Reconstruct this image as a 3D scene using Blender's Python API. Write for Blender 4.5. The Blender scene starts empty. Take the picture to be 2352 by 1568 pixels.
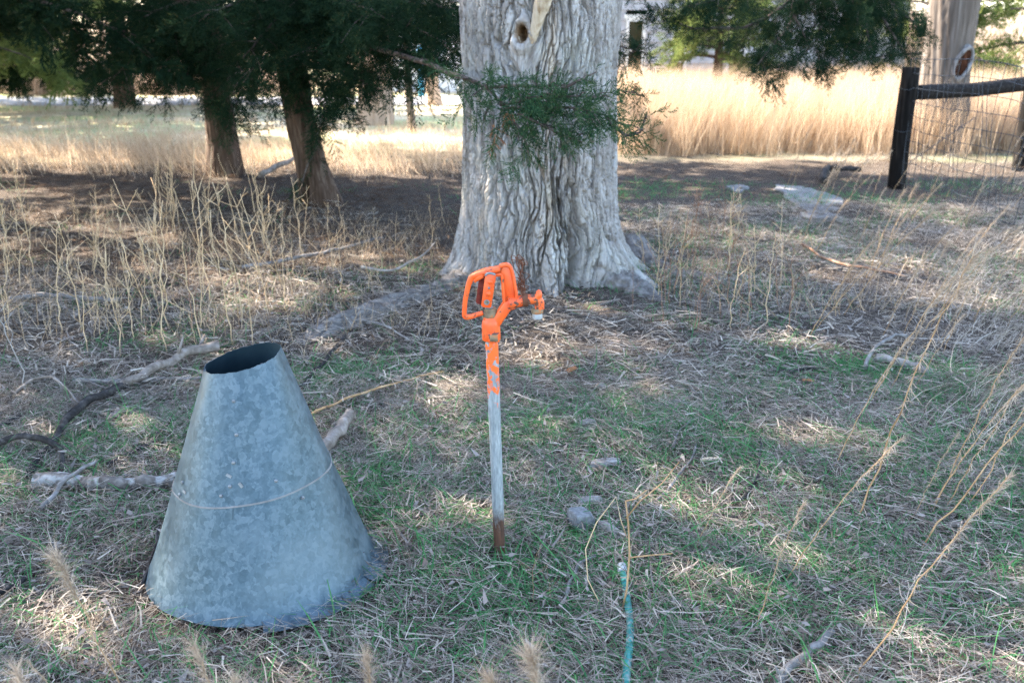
import bpy, bmesh, math, random
import numpy as np
from mathutils import Vector, Matrix, Quaternion, Euler

# ------------------------------------------------------------------ camera, sky, sun, exposure
SC = bpy.context.scene
COL = SC.collection
W, HH, FPX, PITCH, EYE = 2352.0, 1568.0, 35.0 / 36.0 * 2352.0, math.radians(17.0), 1.6
cam_data = bpy.data.cameras.new('camera')
cam_data.lens = 35.0
cam_data.sensor_width = 36.0
cam_data.clip_start = 0.05
cam_data.clip_end = 2000.0
cam_data.dof.use_dof = True
cam_data.dof.focus_distance = 3.3
cam_data.dof.aperture_fstop = 3.8
cam = bpy.data.objects.new('camera', cam_data)
COL.objects.link(cam)
cam.location = (0, 0, EYE)
cam.rotation_euler = (math.radians(90) - PITCH, 0, 0)
SC.camera = cam

SUN_AZ = math.radians(-58)      # measured from the viewing direction (+Y), negative = to the left
SUN_EL = math.radians(41)
world = bpy.data.worlds.new('World')
SC.world = world
world.use_nodes = True
wn = world.node_tree
wn.nodes.clear()
w_out = wn.nodes.new('ShaderNodeOutputWorld')
w_bg = wn.nodes.new('ShaderNodeBackground')
w_sky = wn.nodes.new('ShaderNodeTexSky')
w_sky.sky_type = 'NISHITA'
w_sky.sun_disc = False
w_sky.sun_elevation = SUN_EL
w_sky.sun_rotation = SUN_AZ
w_sky.air_density = 1.0
w_sky.dust_density = 0.9
w_bg.inputs['Strength'].default_value = 0.145
wn.links.new(w_sky.outputs[0], w_bg.inputs[0])
wn.links.new(w_bg.outputs[0], w_out.inputs[0])
sun_data = bpy.data.lights.new('sun', 'SUN')
sun_data.energy = 5.0
sun_data.angle = math.radians(0.55)
sun_data.color = (1.0, 0.93, 0.83)
sun = bpy.data.objects.new('sun', sun_data)
COL.objects.link(sun)
sun_dir = Vector((math.sin(SUN_AZ) * math.cos(SUN_EL), math.cos(SUN_AZ) * math.cos(SUN_EL), math.sin(SUN_EL)))
sun.rotation_euler = sun_dir.to_track_quat('Z', 'Y').to_euler()
sun.location = (-20, 20, 30)
SC.view_settings.view_transform = 'Standard'
SC.view_settings.look = 'None'
SC.view_settings.exposure = 3.15
SC.view_settings.gamma = 1.0
SC.view_settings.use_curve_mapping = False
SC.cycles.max_bounces = 4
SC.cycles.diffuse_bounces = 2
SC.cycles.glossy_bounces = 2
SC.cycles.transmission_bounces = 2
SC.cycles.use_adaptive_sampling = True
SC.cycles.adaptive_threshold = 0.02
SC.cycles.caustics_reflective = False
SC.cycles.caustics_refractive = False
SC.cycles.use_denoising = True
SC.cycles.denoiser = 'OPENIMAGEDENOISE'
SC.cycles.denoising_input_passes = 'RGB_ALBEDO_NORMAL'
SC.cycles.denoising_prefilter = 'NONE'

# ------------------------------------------------------------------ numeric helpers
def hash2(ix, iy, k):
    n = (ix.astype(np.int64) * 374761393 + iy.astype(np.int64) * 668265263 + k * 974634777) & 0x7fffffff
    n = ((n ^ (n >> 13)) * 1274126177) & 0x7fffffff
    n = (n ^ (n >> 16)) & 0x7fffffff
    n = (n * 1103515245 + 12345) & 0x7fffffff
    return ((n >> 7) & 0xffff) / 65535.0

def vnoise(x, y, k=0):
    x = np.asarray(x, float); y = np.asarray(y, float)
    ix = np.floor(x); iy = np.floor(y)
    fx = x - ix; fy = y - iy
    fx = fx * fx * (3 - 2 * fx); fy = fy * fy * (3 - 2 * fy)
    a = hash2(ix, iy, k); b = hash2(ix + 1, iy, k); c = hash2(ix, iy + 1, k); d = hash2(ix + 1, iy + 1, k)
    return (a * (1 - fx) + b * fx) * (1 - fy) + (c * (1 - fx) + d * fx) * fy

def fbm(x, y, k=0, o=3):
    s = 0; a = 0.5; t = 0
    x = np.asarray(x, float); y = np.asarray(y, float)
    for i in range(o):
        s = s + a * vnoise(x, y, k + i * 17); t += a; a *= 0.5; x = x * 2.03 + 5.1; y = y * 2.03 + 1.7
    return s / t

def worley(x, y, k=0):
    ix = np.floor(x); iy = np.floor(y)
    f1 = np.full(x.shape, 9.0); f2 = np.full(x.shape, 9.0)
    for dx in (-1, 0, 1):
        for dy in (-1, 0, 1):
            cx = ix + dx; cy = iy + dy
            px = cx + 0.1 + 0.8 * hash2(cx, cy, k); py = cy + 0.1 + 0.8 * hash2(cx, cy, k + 7)
            d = np.hypot(px - x, py - y)
            f2 = np.minimum(f2, np.maximum(f1, d)); f1 = np.minimum(f1, d)
    return f1, f2

def sstep(a, b, x):
    t = np.clip((x - a) / (b - a), 0, 1)
    return t * t * (3 - 2 * t)

def H(x, y):
    """height of the ground"""
    x = np.asarray(x, float); y = np.asarray(y, float)
    near = 1 - sstep(9, 14, y)
    h = 0.05 * (fbm(x * 0.7 + 3, y * 0.7, 3, 2) - 0.5) * near + 0.035 * (fbm(x * 2.6, y * 2.6, 5, 2) - 0.5) * near
    h = h + 0.014 * (fbm(x * 14, y * 14, 9, 2) - 0.5) * near
    h = h + 0.07 * np.exp(-(((x - 0.2) / 1.1) ** 2 + ((y - 6.75) / 1.0) ** 2))
    return h

def hz(x, y):
    return float(H(np.array([x]), np.array([y]))[0])

def ray(u, v):
    a = (u - W / 2) / FPX; b = -(v - HH / 2) / FPX
    cp, sp = math.cos(PITCH), math.sin(PITCH)
    return Vector((a, cp + b * sp, -sp + b * cp))

def P(u, v, Y):
    d = ray(u, v); t = Y / d.y
    return Vector((0, 0, EYE)) + d * t

def G(u, v, lift=0.0):
    d = ray(u, v); z = 0.0
    for _ in range(5):
        t = (EYE - z) / -d.z
        p = Vector((0, 0, EYE)) + d * t
        z = hz(p.x, p.y)
    p.z = z + lift
    return p

def px_size(u, v, px):
    """real size of px pixels (2352 wide) on the ground there"""
    p = G(u, v)
    dep = p.y * math.cos(PITCH) + (EYE - p.z) * math.sin(PITCH)
    return px * dep / FPX

# ------------------------------------------------------------------ mesh helpers
def np_mesh(name, V, F, tint=None, mats=(), smooth=True, attrs=None, fattrs=None):
    """F: int array (n,4) or (n,3), or a list of such arrays"""
    V = np.asarray(V, np.float32).reshape(-1, 3)
    Fs = F if isinstance(F, list) else [F]
    Fs = [np.asarray(f, np.int32) for f in Fs if len(f)]
    me = bpy.data.meshes.new(name)
    me.vertices.add(len(V)); me.vertices.foreach_set('co', V.ravel())
    loops = np.concatenate([f.ravel() for f in Fs]) if Fs else np.zeros(0, np.int32)
    tot = np.concatenate([np.full(len(f), f.shape[1], np.int32) for f in Fs]) if Fs else np.zeros(0, np.int32)
    if len(loops):
        st = np.concatenate([[0], np.cumsum(tot)[:-1]]).astype(np.int32)
        me.loops.add(len(loops)); me.loops.foreach_set('vertex_index', loops)
        me.polygons.add(len(tot)); me.polygons.foreach_set('loop_start', st); me.polygons.foreach_set('loop_total', tot)
        me.polygons.foreach_set('use_smooth', np.full(len(tot), smooth, bool))
    if tint is not None:
        a = me.attributes.new('tint', 'FLOAT', 'POINT'); a.data.foreach_set('value', np.asarray(tint, np.float32))
    for k, (ty, arr) in (attrs or {}).items():
        a = me.attributes.new(k, ty, 'POINT')
        a.data.foreach_set('vector' if ty == 'FLOAT_VECTOR' else 'value', np.asarray(arr).ravel())
    for k, (ty, arr) in (fattrs or {}).items():
        a = me.attributes.new(k, ty, 'FACE'); a.data.foreach_set('value', np.asarray(arr).ravel())
    for m in mats: me.materials.append(m)
    me.update(calc_edges=True)
    me.validate()
    return me

class MB:
    """collects pieces of ONE part"""
    def __init__(s): s.V = []; s.F4 = []; s.F3 = []; s.T = []; s.n = 0
    def add(s, V, F, tint=0.5):
        V = np.asarray(V, float).reshape(-1, 3); F = np.asarray(F, int)
        if len(F):
            (s.F4 if F.shape[1] == 4 else s.F3).append(F + s.n)
        s.V.append(V); s.T.append(np.broadcast_to(np.asarray(tint, float), (len(V),))); s.n += len(V)
        return s
    def tube(s, pts, rad, sides=8, cap=True, tint=0.5, squash=1.0):
        pts = np.asarray([tuple(p) for p in pts], float); n = len(pts)
        rad = np.broadcast_to(np.asarray(rad, float), (n,))
        t = np.gradient(pts, axis=0); t /= np.linalg.norm(t, axis=1)[:, None] + 1e-9
        ref = np.array([0, 0, 1.0]) if abs(t[0][2]) < 0.9 else np.array([1.0, 0, 0])
        N = np.zeros((n, 3)); a = np.cross(t[0], ref); a /= np.linalg.norm(a); N[0] = a
        for i in range(1, n):
            a = N[i - 1] - t[i] * np.dot(N[i - 1], t[i]); N[i] = a / (np.linalg.norm(a) + 1e-9)
        B = np.cross(t, N)
        ang = np.arange(sides) * 2 * math.pi / sides
        V = pts[:, None] + rad[:, None, None] * (np.cos(ang)[None, :, None] * N[:, None] + squash * np.sin(ang)[None, :, None] * B[:, None])
        i, j = np.meshgrid(np.arange(n - 1), np.arange(sides), indexing='ij')
        j2 = (j + 1) % sides
        F = np.stack([i * sides + j, i * sides + j2, (i + 1) * sides + j2, (i + 1) * sides + j], -1).reshape(-1, 4)
        b = s.n
        s.add(V.reshape(-1, 3), F, tint)
        if cap:
            s.add([pts[0], pts[-1]], np.zeros((0, 3)), tint)
            k = s.n - 2
            jj = np.arange(sides); j2 = (jj + 1) % sides
            s.F3.append(np.stack([np.full(sides, k), b + j2, b + jj], -1))
            o = b + (n - 1) * sides
            s.F3.append(np.stack([np.full(sides, k + 1), o + jj, o + j2], -1))
        return s
    def lathe(s, prof, axis_o=(0, 0, 0), axis=(0, 0, 1), sides=24, tint=0.5):
        q = Vector(axis).normalized().to_track_quat('Z', 'Y').to_matrix()
        o = Vector(axis_o); V = []
        for r, z in prof:
            for k in range(sides):
                a = 2 * math.pi * k / sides
                V.append(o + q @ Vector((r * math.cos(a), r * math.sin(a), z)))
        n = len(prof)
        i, j = np.meshgrid(np.arange(n - 1), np.arange(sides), indexing='ij'); j2 = (j + 1) % sides
        F = np.stack([i * sides + j, i * sides + j2, (i + 1) * sides + j2, (i + 1) * sides + j], -1).reshape(-1, 4)
        return s.add([tuple(v) for v in V], F, tint)
    def box(s, lo, hi, tint=0.5):
        x0, y0, z0 = lo; x1, y1, z1 = hi
        V = [(x0, y0, z0), (x1, y0, z0), (x1, y1, z0), (x0, y1, z0), (x0, y0, z1), (x1, y0, z1), (x1, y1, z1), (x0, y1, z1)]
        F = [(0, 3, 2, 1), (4, 5, 6, 7), (0, 1, 5, 4), (1, 2, 6, 5), (2, 3, 7, 6), (3, 0, 4, 7)]
        return s.add(V, F, tint)
    def mesh(s, name, mats, smooth=True):
        F = []
        if s.F4: F.append(np.concatenate(s.F4))
        if s.F3: F.append(np.concatenate(s.F3))
        return np_mesh(name, np.concatenate(s.V), F, np.concatenate(s.T), mats, smooth)

def link(name, data, parent=None, label=None, cat=None, group=None, kind=None, loc=None, rot=None):
    o = bpy.data.objects.new(name, data); COL.objects.link(o)
    if parent is not None: o.parent = parent
    if label: o['label'] = label
    if cat: o['category'] = cat
    if group: o['group'] = group
    if kind: o['kind'] = kind
    if loc is not None: o.location = loc
    if rot is not None: o.rotation_euler = rot
    return o

def strips(base, d0, bend, L, Wd, side, nseg=3, tint=None, taper=1.6):
    """N ribbons as quads"""
    N = len(L); t = np.linspace(0, 1, nseg + 1)
    c = base[:, None] + d0[:, None] * (L[:, None] * t)[..., None] + bend[:, None] * (L[:, None] * t ** 2)[..., None]
    w = Wd[:, None] * np.maximum(0.12, 1 - t ** taper)[None]
    V = np.stack([c - side[:, None] * w[..., None] * 0.5, c + side[:, None] * w[..., None] * 0.5], 2)
    V = V.reshape(N, -1, 3)
    k = np.arange(nseg)
    f = np.stack([2 * k, 2 * k + 1, 2 * k + 3, 2 * k + 2], -1)
    F = (f[None] + (np.arange(N) * 2 * (nseg + 1))[:, None, None]).reshape(-1, 4)
    T = np.repeat(tint if tint is not None else np.full(N, .5), 2 * (nseg + 1))
    return V.reshape(-1, 3), F, T

# ------------------------------------------------------------------ materials
class NT:
    def __init__(s, name):
        s.m = bpy.data.materials.new(name); s.m.use_nodes = True
        s.t = s.m.node_tree; s.t.nodes.clear()
        s.out = s.n('ShaderNodeOutputMaterial')
    def n(s, ty, **kw):
        nd = s.t.nodes.new(ty)
        for k, v in kw.items(): setattr(nd, k, v)
        return nd
    def l(s, a, b): s.t.links.new(a, b)
    def set(s, sock, v):
        if isinstance(v, bpy.types.NodeSocket): s.l(v, sock)
        elif isinstance(v, (tuple, list)) and len(v) == 3 and sock.type == 'RGBA': sock.default_value = (*v, 1)
        else: sock.default_value = v
    def pos(s, scale=(1, 1, 1), space='Object'):
        tc = s.n('ShaderNodeTexCoord'); mp = s.n('ShaderNodeMapping')
        mp.inputs['Scale'].default_value = scale
        s.l(tc.outputs[space], mp.inputs[0]); return mp.outputs[0]
    def geo(s, scale=(1, 1, 1)):
        g = s.n('ShaderNodeNewGeometry'); mp = s.n('ShaderNodeMapping')
        mp.inputs['Scale'].default_value = scale
        s.l(g.outputs['Position'], mp.inputs[0]); return mp.outputs[0]
    def noise(s, vec, scale, detail=4, rough=0.55, dist=0.0):
        nd = s.n('ShaderNodeTexNoise'); s.l(vec, nd.inputs['Vector'])
        nd.inputs['Scale'].default_value = scale; nd.inputs['Detail'].default_value = detail
        nd.inputs['Roughness'].default_value = rough; nd.inputs['Distortion'].default_value = dist
        return nd.outputs[0]
    def vor(s, vec, scale, feat='F1', out='Distance', rnd=1.0):
        nd = s.n('ShaderNodeTexVoronoi', feature=feat); s.l(vec, nd.inputs['Vector'])
        nd.inputs['Scale'].default_value = scale; nd.inputs['Randomness'].default_value = rnd
        return nd.outputs[out]
    def ramp(s, fac, stops, interp='LINEAR'):
        nd = s.n('ShaderNodeValToRGB'); nd.color_ramp.interpolation = interp
        e = nd.color_ramp.elements
        while len(e) < len(stops): e.new(0.5)
        for i, (p, c) in enumerate(stops):
            e[i].position = p
            e[i].color = (c, c, c, 1) if not isinstance(c, (tuple, list)) else (*c, 1)
        s.l(fac, nd.inputs[0]); return nd.outputs[0]
    def mix(s, fac, a, b, mode='MIX'):
        nd = s.n('ShaderNodeMix', data_type='RGBA', blend_type=mode)
        s.set(nd.inputs['Factor'], fac); s.set(nd.inputs[6], a); s.set(nd.inputs[7], b); return nd.outputs[2]
    def math(s, op, a, b=0.0, clamp=False):
        nd = s.n('ShaderNodeMath', operation=op); nd.use_clamp = clamp
        s.set(nd.inputs[0], a); s.set(nd.inputs[1], b); return nd.outputs[0]
    def attr(s, name, out='Fac'):
        nd = s.n('ShaderNodeAttribute'); nd.attribute_name = name; return nd.outputs[out]
    def rnd(s):
        return s.n('ShaderNodeObjectInfo').outputs['Random']
    def sep(s, vec):
        nd = s.n('ShaderNodeSeparateXYZ'); s.l(vec, nd.inputs[0]); return nd.outputs
    def bump(s, h, strength=0.4, dist=0.01):
        nd = s.n('ShaderNodeBump'); nd.inputs['Strength'].default_value = strength; nd.inputs['Distance'].default_value = dist
        s.l(h, nd.inputs['Height']); return nd.outputs[0]
    def pbr(s, col, rough=0.8, metal=0.0, normal=None, spec=0.3, trans=None, transcol=None):
        p = s.n('ShaderNodeBsdfPrincipled')
        s.set(p.inputs['Base Color'], col); s.set(p.inputs['Roughness'], rough); s.set(p.inputs['Metallic'], metal)
        p.inputs['Specular IOR Level'].default_value = spec
        if normal is not None: s.l(normal, p.inputs['Normal'])
        sh = p.outputs[0]
        if trans:
            tr = s.n('ShaderNodeBsdfTranslucent'); s.set(tr.inputs[0], transcol if transcol is not None else col)
            mx = s.n('ShaderNodeMixShader'); mx.inputs[0].default_value = trans
            s.l(sh, mx.inputs[1]); s.l(tr.outputs[0], mx.inputs[2]); sh = mx.outputs[0]
        s.l(sh, s.out.inputs[0]); return s.m

def blade_mat(name, stops, trans=0.35, var=0.35):
    k = NT(name)
    f = k.math('ADD', k.math('MULTIPLY', k.attr('tint'), 1 - var), k.math('MULTIPLY', k.rnd(), var))
    c = k.ramp(f, stops)
    return k.pbr(c, 0.85, spec=0.06, trans=trans)

M = {}
M['thatch'] = blade_mat('dry_blade', [(0, (.035, .026, .019)), (.25, (.13, .10, .077)), (.55, (.34, .28, .22)), (1, (.62, .55, .46))], .25)
M['green'] = blade_mat('green_blade', [(0, (.03, .11, .045)), (.5, (.07, .20, .068)), (.85, (.12, .28, .09)), (1, (.30, .36, .15))], .4)
M['leaf'] = blade_mat('dead_leaf', [(0, (.05, .036, .028)), (.4, (.13, .10, .082)), (.75, (.22, .18, .155)), (1, (.31, .26, .225))], .12)
M['needle'] = blade_mat('brown_needle', [(0, (.03, .016, .009)), (.5, (.095, .055, .032)), (.85, (.20, .13, .078)), (1, (.36, .27, .18))], .2)
M['gold'] = blade_mat('gold_blade', [(0, (.24, .15, .085)), (.35, (.42, .29, .18)), (.75, (.55, .41, .28)), (1, (.64, .51, .38))], .4)
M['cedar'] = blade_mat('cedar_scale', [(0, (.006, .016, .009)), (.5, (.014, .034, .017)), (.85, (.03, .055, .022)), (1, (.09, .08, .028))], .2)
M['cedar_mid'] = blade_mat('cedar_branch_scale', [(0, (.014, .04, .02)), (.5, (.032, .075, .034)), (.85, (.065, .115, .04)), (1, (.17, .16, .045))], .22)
M['cedar_lit'] = blade_mat('cedar_sunlit_scale', [(0, (.06, .09, .03)), (.5, (.13, .17, .05)), (.85, (.2, .22, .07)), (1, (.3, .24, .08))], .45)  # cedar foliage with the sunlight put into a paler colour
M['dead_cedar'] = blade_mat('cedar_dead_scale', [(0, (.16, .06, .03)), (.5, (.3, .13, .06)), (1, (.42, .22, .12))], .2)
M['brush'] = blade_mat('far_brush', [(0, (.16, .11, .08)), (.5, (.36, .27, .2)), (1, (.55, .45, .36))], .3)

def m_ground():
    k = NT('ground_soil')
    p = k.geo()
    n1 = k.noise(p, 0.55, 3); n2 = k.noise(p, 6, 5, .65); n3 = k.noise(p, 45, 4, .7); n4 = k.noise(p, 0.9, 3, .5)
    soil = k.ramp(n2, [(.3, (.012, .008, .006)), (.5, (.026, .018, .013)), (.7, (.06, .044, .033))])
    soil = k.mix(k.ramp(n3, [(.5, 0), (.75, .4)]), soil, (.12, .095, .075))
    n5 = k.noise(p, 170, 3, .75)
    soil = k.mix(k.ramp(n5, [(.48, 0), (.66, .75)]), soil, (.25, .205, .165))
    fp = k.geo((.35, 1.6, 1))
    field = k.ramp(k.noise(fp, 1.3, 4), [(.3, (.36, .36, .15)), (.48, (.50, .42, .27)), (.7, (.60, .50, .35))])
    field = k.mix(k.ramp(k.noise(p, .35, 2), [(.48, 0), (.62, .7)]), field, (.24, .34, .12))
    field = k.mix(k.ramp(n2, [(.3, .35), (.6, 0)]), field, (.3, .24, .15))
    y = k.sep(p)[1]
    yy = k.math('ADD', y, k.math('MULTIPLY', k.math('SUBTRACT', n4, .5), 3.0))
    far = k.ramp(k.math('DIVIDE', k.math('SUBTRACT', yy, 13.2), 3.5, True), [(0, 0.0), (1, 1.0)])
    c = k.mix(far, soil, field)
    b = k.bump(k.math('ADD', k.math('MULTIPLY', n3, .5), n2), .6, .03)
    return k.pbr(c, .95, normal=b, spec=.02)
M['ground'] = m_ground()

def m_bark():
    k = NT('weathered_pale_bark')
    p = k.pos((1, 1, .22)); q = k.pos()
    n1 = k.noise(p, 9, 5, .6, .4); n2 = k.noise(p, 46, 4, .65); n3 = k.noise(q, 2.2, 3); n4 = k.noise(q, 85, 3, .7)
    c = k.ramp(n1, [(.28, (.20, .17, .145)), (.5, (.36, .325, .295)), (.72, (.50, .465, .435))])
    c = k.mix(k.ramp(n2, [(.5, 0), (.75, .45)]), c, (.33, .27, .22))
    warm = k.ramp(k.noise(k.pos((1, 1, .1)), 7, 3), [(.6, 0), (.72, .75)])
    c = k.mix(warm, c, (.46, .33, .22))
    c = k.mix(k.ramp(n3, [(.52, 0), (.75, .4)]), c, (.36, .37, .29))
    furrow_shade = k.ramp(k.noise(k.pos((1, 1, .06)), 24, 4, .6, .6), [(.56, 0), (.66, .8)])  # dark vertical streaks painted in to mimic shaded furrows
    c = k.mix(furrow_shade, c, (.10, .078, .062))
    c = k.mix(k.ramp(k.attr('plate'), [(.2, .55), (.55, 0.0)]), c, (.24, .205, .18))
    c = k.mix(k.math('MULTIPLY', k.attr('stain_shade'), k.ramp(n2, [(.3, 1.0), (.7, .55)])), c, (.035, .03, .028))  # stain colour that also carries the shade of the central furrow
    c = k.mix(k.attr('wood'), c, k.ramp(n1, [(.3, (.16, .085, .04)), (.7, (.36, .24, .14))]))
    b = k.bump(k.math('ADD', n2, k.math('MULTIPLY', n4, .8)), .9, .012)
    return k.pbr(c, .95, normal=b, spec=.03)
M['bark'] = m_bark()

M['root_bark'] = None
def m_wood(name, dark, mid, light, sc=(1, 1, .12), s1=14, rough=.85, mottled=None):
    k = NT(name)
    p = k.pos(sc); q = k.pos()
    n1 = k.noise(p, s1, 5, .62, .3); n2 = k.noise(q, 60, 3, .7)
    c = k.ramp(n1, [(.28, dark), (.5, mid), (.72, light)])
    if mottled: c = k.mix(k.ramp(k.noise(q, 18, 3), [(.52, 0), (.62, 1.0)]), c, mottled)
    return k.pbr(c, rough, normal=k.bump(k.math('ADD', n1, k.math('MULTIPLY', n2, .4)), .7, .008), spec=.05)
M['root_bark'] = m_wood('root_bark', (.06, .05, .043), (.14, .122, .108), (.24, .215, .195), (1, 1, 1), 18, .92)
M['cedar_bark'] = m_wood('cedar_shaggy_bark', (.028, .016, .011), (.075, .047, .032), (.15, .108, .08), (1, 1, .07), 26)
M['old_bark'] = m_wood('old_grey_bark', (.05, .038, .03), (.105, .085, .07), (.17, .145, .125), (1, 1, .08), 14)
M['limb'] = m_wood('cedar_limb_bark', (.03, .022, .017), (.08, .06, .05), (.18, .15, .13), (1, 1, 1), 22)
M['pale_stick'] = m_wood('bare_pale_wood', (.07, .054, .042), (.17, .137, .112), (.29, .245, .21), (1, 1, 1), 20)
M['grey_stick'] = m_wood('weathered_grey_stick', (.07, .06, .052), (.16, .142, .127), (.28, .255, .235), (1, 1, 1), 24)
M['dark_stick'] = m_wood('dark_barked_stick', (.012, .011, .010), (.032, .028, .026), (.08, .07, .062), (1, 1, 1), 26)
M['lichen_log'] = m_wood('lichen_log', (.03, .025, .02), (.12, .10, .085), (.24, .21, .18), (1, 1, 1), 20, .9, (.27, .25, .23))
M['post'] = m_wood('black_creosote_wood', (.004, .0035, .003), (.010, .0085, .0075), (.03, .025, .021), (1, 1, .1), 30)
M['rail'] = m_wood('dark_rail_wood', (.006, .005, .005), (.014, .012, .011), (.045, .037, .033), (1, 1, 1), 30)
M['dead_stub'] = m_wood('dead_stub_wood', (.24, .14, .07), (.46, .36, .25), (.60, .50, .39), (1, 1, .15), 30)
M['pale_stem'] = m_wood('pale_dry_stem', (.36, .23, .12), (.50, .35, .20), (.60, .46, .30), (1, 1, .3), 20)
M['gold_stem'] = m_wood('golden_dry_stem', (.20, .11, .05), (.33, .20, .10), (.46, .31, .18), (1, 1, .3), 18)
M['red_stem'] = m_wood('red_brown_dry_stem', (.12, .06, .035), (.22, .12, .075), (.36, .24, .16), (1, 1, .3), 18)
M['white_stem'] = m_wood('bleached_stem', (.18, .155, .13), (.27, .24, .21), (.36, .33, .30), (1, 1, .3), 18)
M['fluff'] = blade_mat('seed_fluff', [(0, (.26, .18, .12)), (.5, (.42, .31, .21)), (1, (.56, .45, .34))], .4)

def m_simple(name, col, rough=.6, metal=0., nz=.25, sc=30, spec=.3, bump=.15):
    k = NT(name); q = k.pos(); n = k.noise(q, sc, 4, .6)
    dk = tuple(c * (1 - nz) for c in col); lt = tuple(min(1, c * (1 + nz)) for c in col)
    return k.pbr(k.ramp(n, [(.3, dk), (.7, lt)]), rough, metal, k.bump(n, bump, .004), spec)
M['wire'] = m_simple('galvanised_wire', (.035, .04, .046), .7, .1)
M['rust_wire'] = m_simple('rusty_wire', (.13, .05, .025), .85, .1)
M['stone'] = m_simple('grey_granite', (.13, .128, .126), .9, 0, .4, 60, .2, .5)
M['slab'] = m_simple('old_concrete', (.17, .158, .15), .92, 0, .25, 22, .15, .5)
M['steel'] = m_simple('dull_steel', (.20, .20, .195), .55, .5)
M['thread'] = m_simple('grey_threads', (.36, .38, .39), .5, .5)
M['glass'] = m_simple('dark_window_glass', (.035, .03, .02), .12, 0, .5, 3, .6, .0)
M['sash'] = m_simple('chalky_white_sash', (.62, .58, .53), .8, 0, .15, 8)
M['siding'] = m_simple('weathered_white_siding', (.36, .34, .335), .85, 0, .22, 3.5, .2, .1)
M['roofing'] = m_simple('grey_shingle', (.12, .11, .11), .9, 0, .3, 12)
M['brown_board'] = m_simple('bare_brown_board', (.20, .10, .06), .85, 0, .4, 10)
M['inside'] = m_simple('dark_room', (.03, .028, .025), .9)
M['shed'] = m_simple('white_sheet_metal', (.80, .80, .79), .55, 0, .06, 4)
M['blue'] = m_simple('blue_paint', (.05, .28, .45), .5, 0, .15, 9)
M['road'] = m_simple('grey_gravel', (.30, .29, .285), .95, 0, .3, 30)

def m_zinc():
    k = NT('spangled_galvanised_sheet')
    q = k.pos(); warp = k.noise(q, 9, 3)
    mixv = k.n('ShaderNodeMix', data_type='VECTOR'); k.l(q, mixv.inputs[4])
    nz = k.n('ShaderNodeTexNoise'); k.l(q, nz.inputs['Vector']); nz.inputs['Scale'].default_value = 38; nz.inputs['Detail'].default_value = 4
    k.l(nz.outputs['Color'], mixv.inputs[5]); mixv.inputs[0].default_value = .022
    v = mixv.outputs[1]
    cell = k.vor(v, 58, 'F1', 'Color'); cell2 = k.vor(v, 130, 'F1', 'Color')
    c1 = k.sep(cell)[0]; c2 = k.sep(cell2)[1]
    sp = k.math('ADD', k.math('MULTIPLY', c1, .6), k.math('MULTIPLY', c2, .4))
    col = k.ramp(sp, [(.15, (.030, .052, .064)), (.5, (.052, .081, .096)), (.85, (.095, .127, .143))])
    st = k.noise(k.pos((6, 6, 1.1)), 9, 4, .6)          # diagonal rubbed streaks
    col = k.mix(k.ramp(st, [(.42, 0), (.7, .5)]), col, (.075, .105, .12))
    col = k.mix(k.ramp(k.noise(q, 3.2, 4), [(.50, 0), (.75, .55)]), col, (.135, .165, .178))
    scuff = k.math('MULTIPLY', k.ramp(k.noise(k.pos((1, 1, 5)), 7, 4, .7), [(.70, 0), (.76, 1.0)]), .7)
    col = k.mix(scuff, col, (.07, .07, .075))
    rough = k.ramp(sp, [(0, .38), (1, .55)])
    return k.pbr(col, rough, .45, k.bump(k.math('ADD', sp, k.noise(q, 3, 2)), .12, .006), .4)
M['zinc'] = m_zinc()

M['seam'] = m_simple('dusty_seam', (.17, .155, .14), .85, 0)
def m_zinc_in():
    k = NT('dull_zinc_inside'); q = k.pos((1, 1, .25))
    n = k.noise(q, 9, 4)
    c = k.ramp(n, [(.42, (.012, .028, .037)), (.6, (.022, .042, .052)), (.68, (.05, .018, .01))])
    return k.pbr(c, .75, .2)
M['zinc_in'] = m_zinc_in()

def m_orange(chip=.60, name='chipped_orange_paint'):
    k = NT(name); q = k.pos()
    n1 = k.noise(q, 42, 5, .7); n2 = k.noise(q, 12, 3); n3 = k.noise(q, 120, 3, .7)
    paint = k.ramp(n2, [(.3, (.62, .062, .010)), (.7, (.82, .125, .016))])
    rust = k.ramp(n3, [(.35, (.05, .03, .025)), (.65, (.15, .075, .045))])
    f = k.ramp(n1, [(chip, 0.0), (chip + .025, 1.0)])
    c = k.mix(f, paint, rust)
    grime = k.ramp(k.noise(q, 24, 4), [(.52, 0), (.75, .55)])
    c = k.mix(k.math('MULTIPLY', grime, .7), c, (.30, .12, .045))
    return k.pbr(c, k.ramp(f, [(0, .42), (1, .85)]), 0, k.bump(k.math('SUBTRACT', k.math('MULTIPLY', n3, .25), f), .35, .0015), .4)
M['orange'] = m_orange(.61)
M['orange_worn'] = m_orange(.53, 'worn_orange_paint')
M['maroon'] = m_simple('dark_red_paint', (.16, .025, .015), .7, 0, .5, 60)

def m_rustcast():
    k = NT('stained_bare_casting'); q = k.pos(); n = k.noise(q, 40, 4)
    return k.pbr(k.ramp(n, [(.3, (.10, .06, .035)), (.55, (.21, .15, .085)), (.72, (.45, .13, .03))]), .85)
M['cast'] = m_rustcast()

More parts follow.
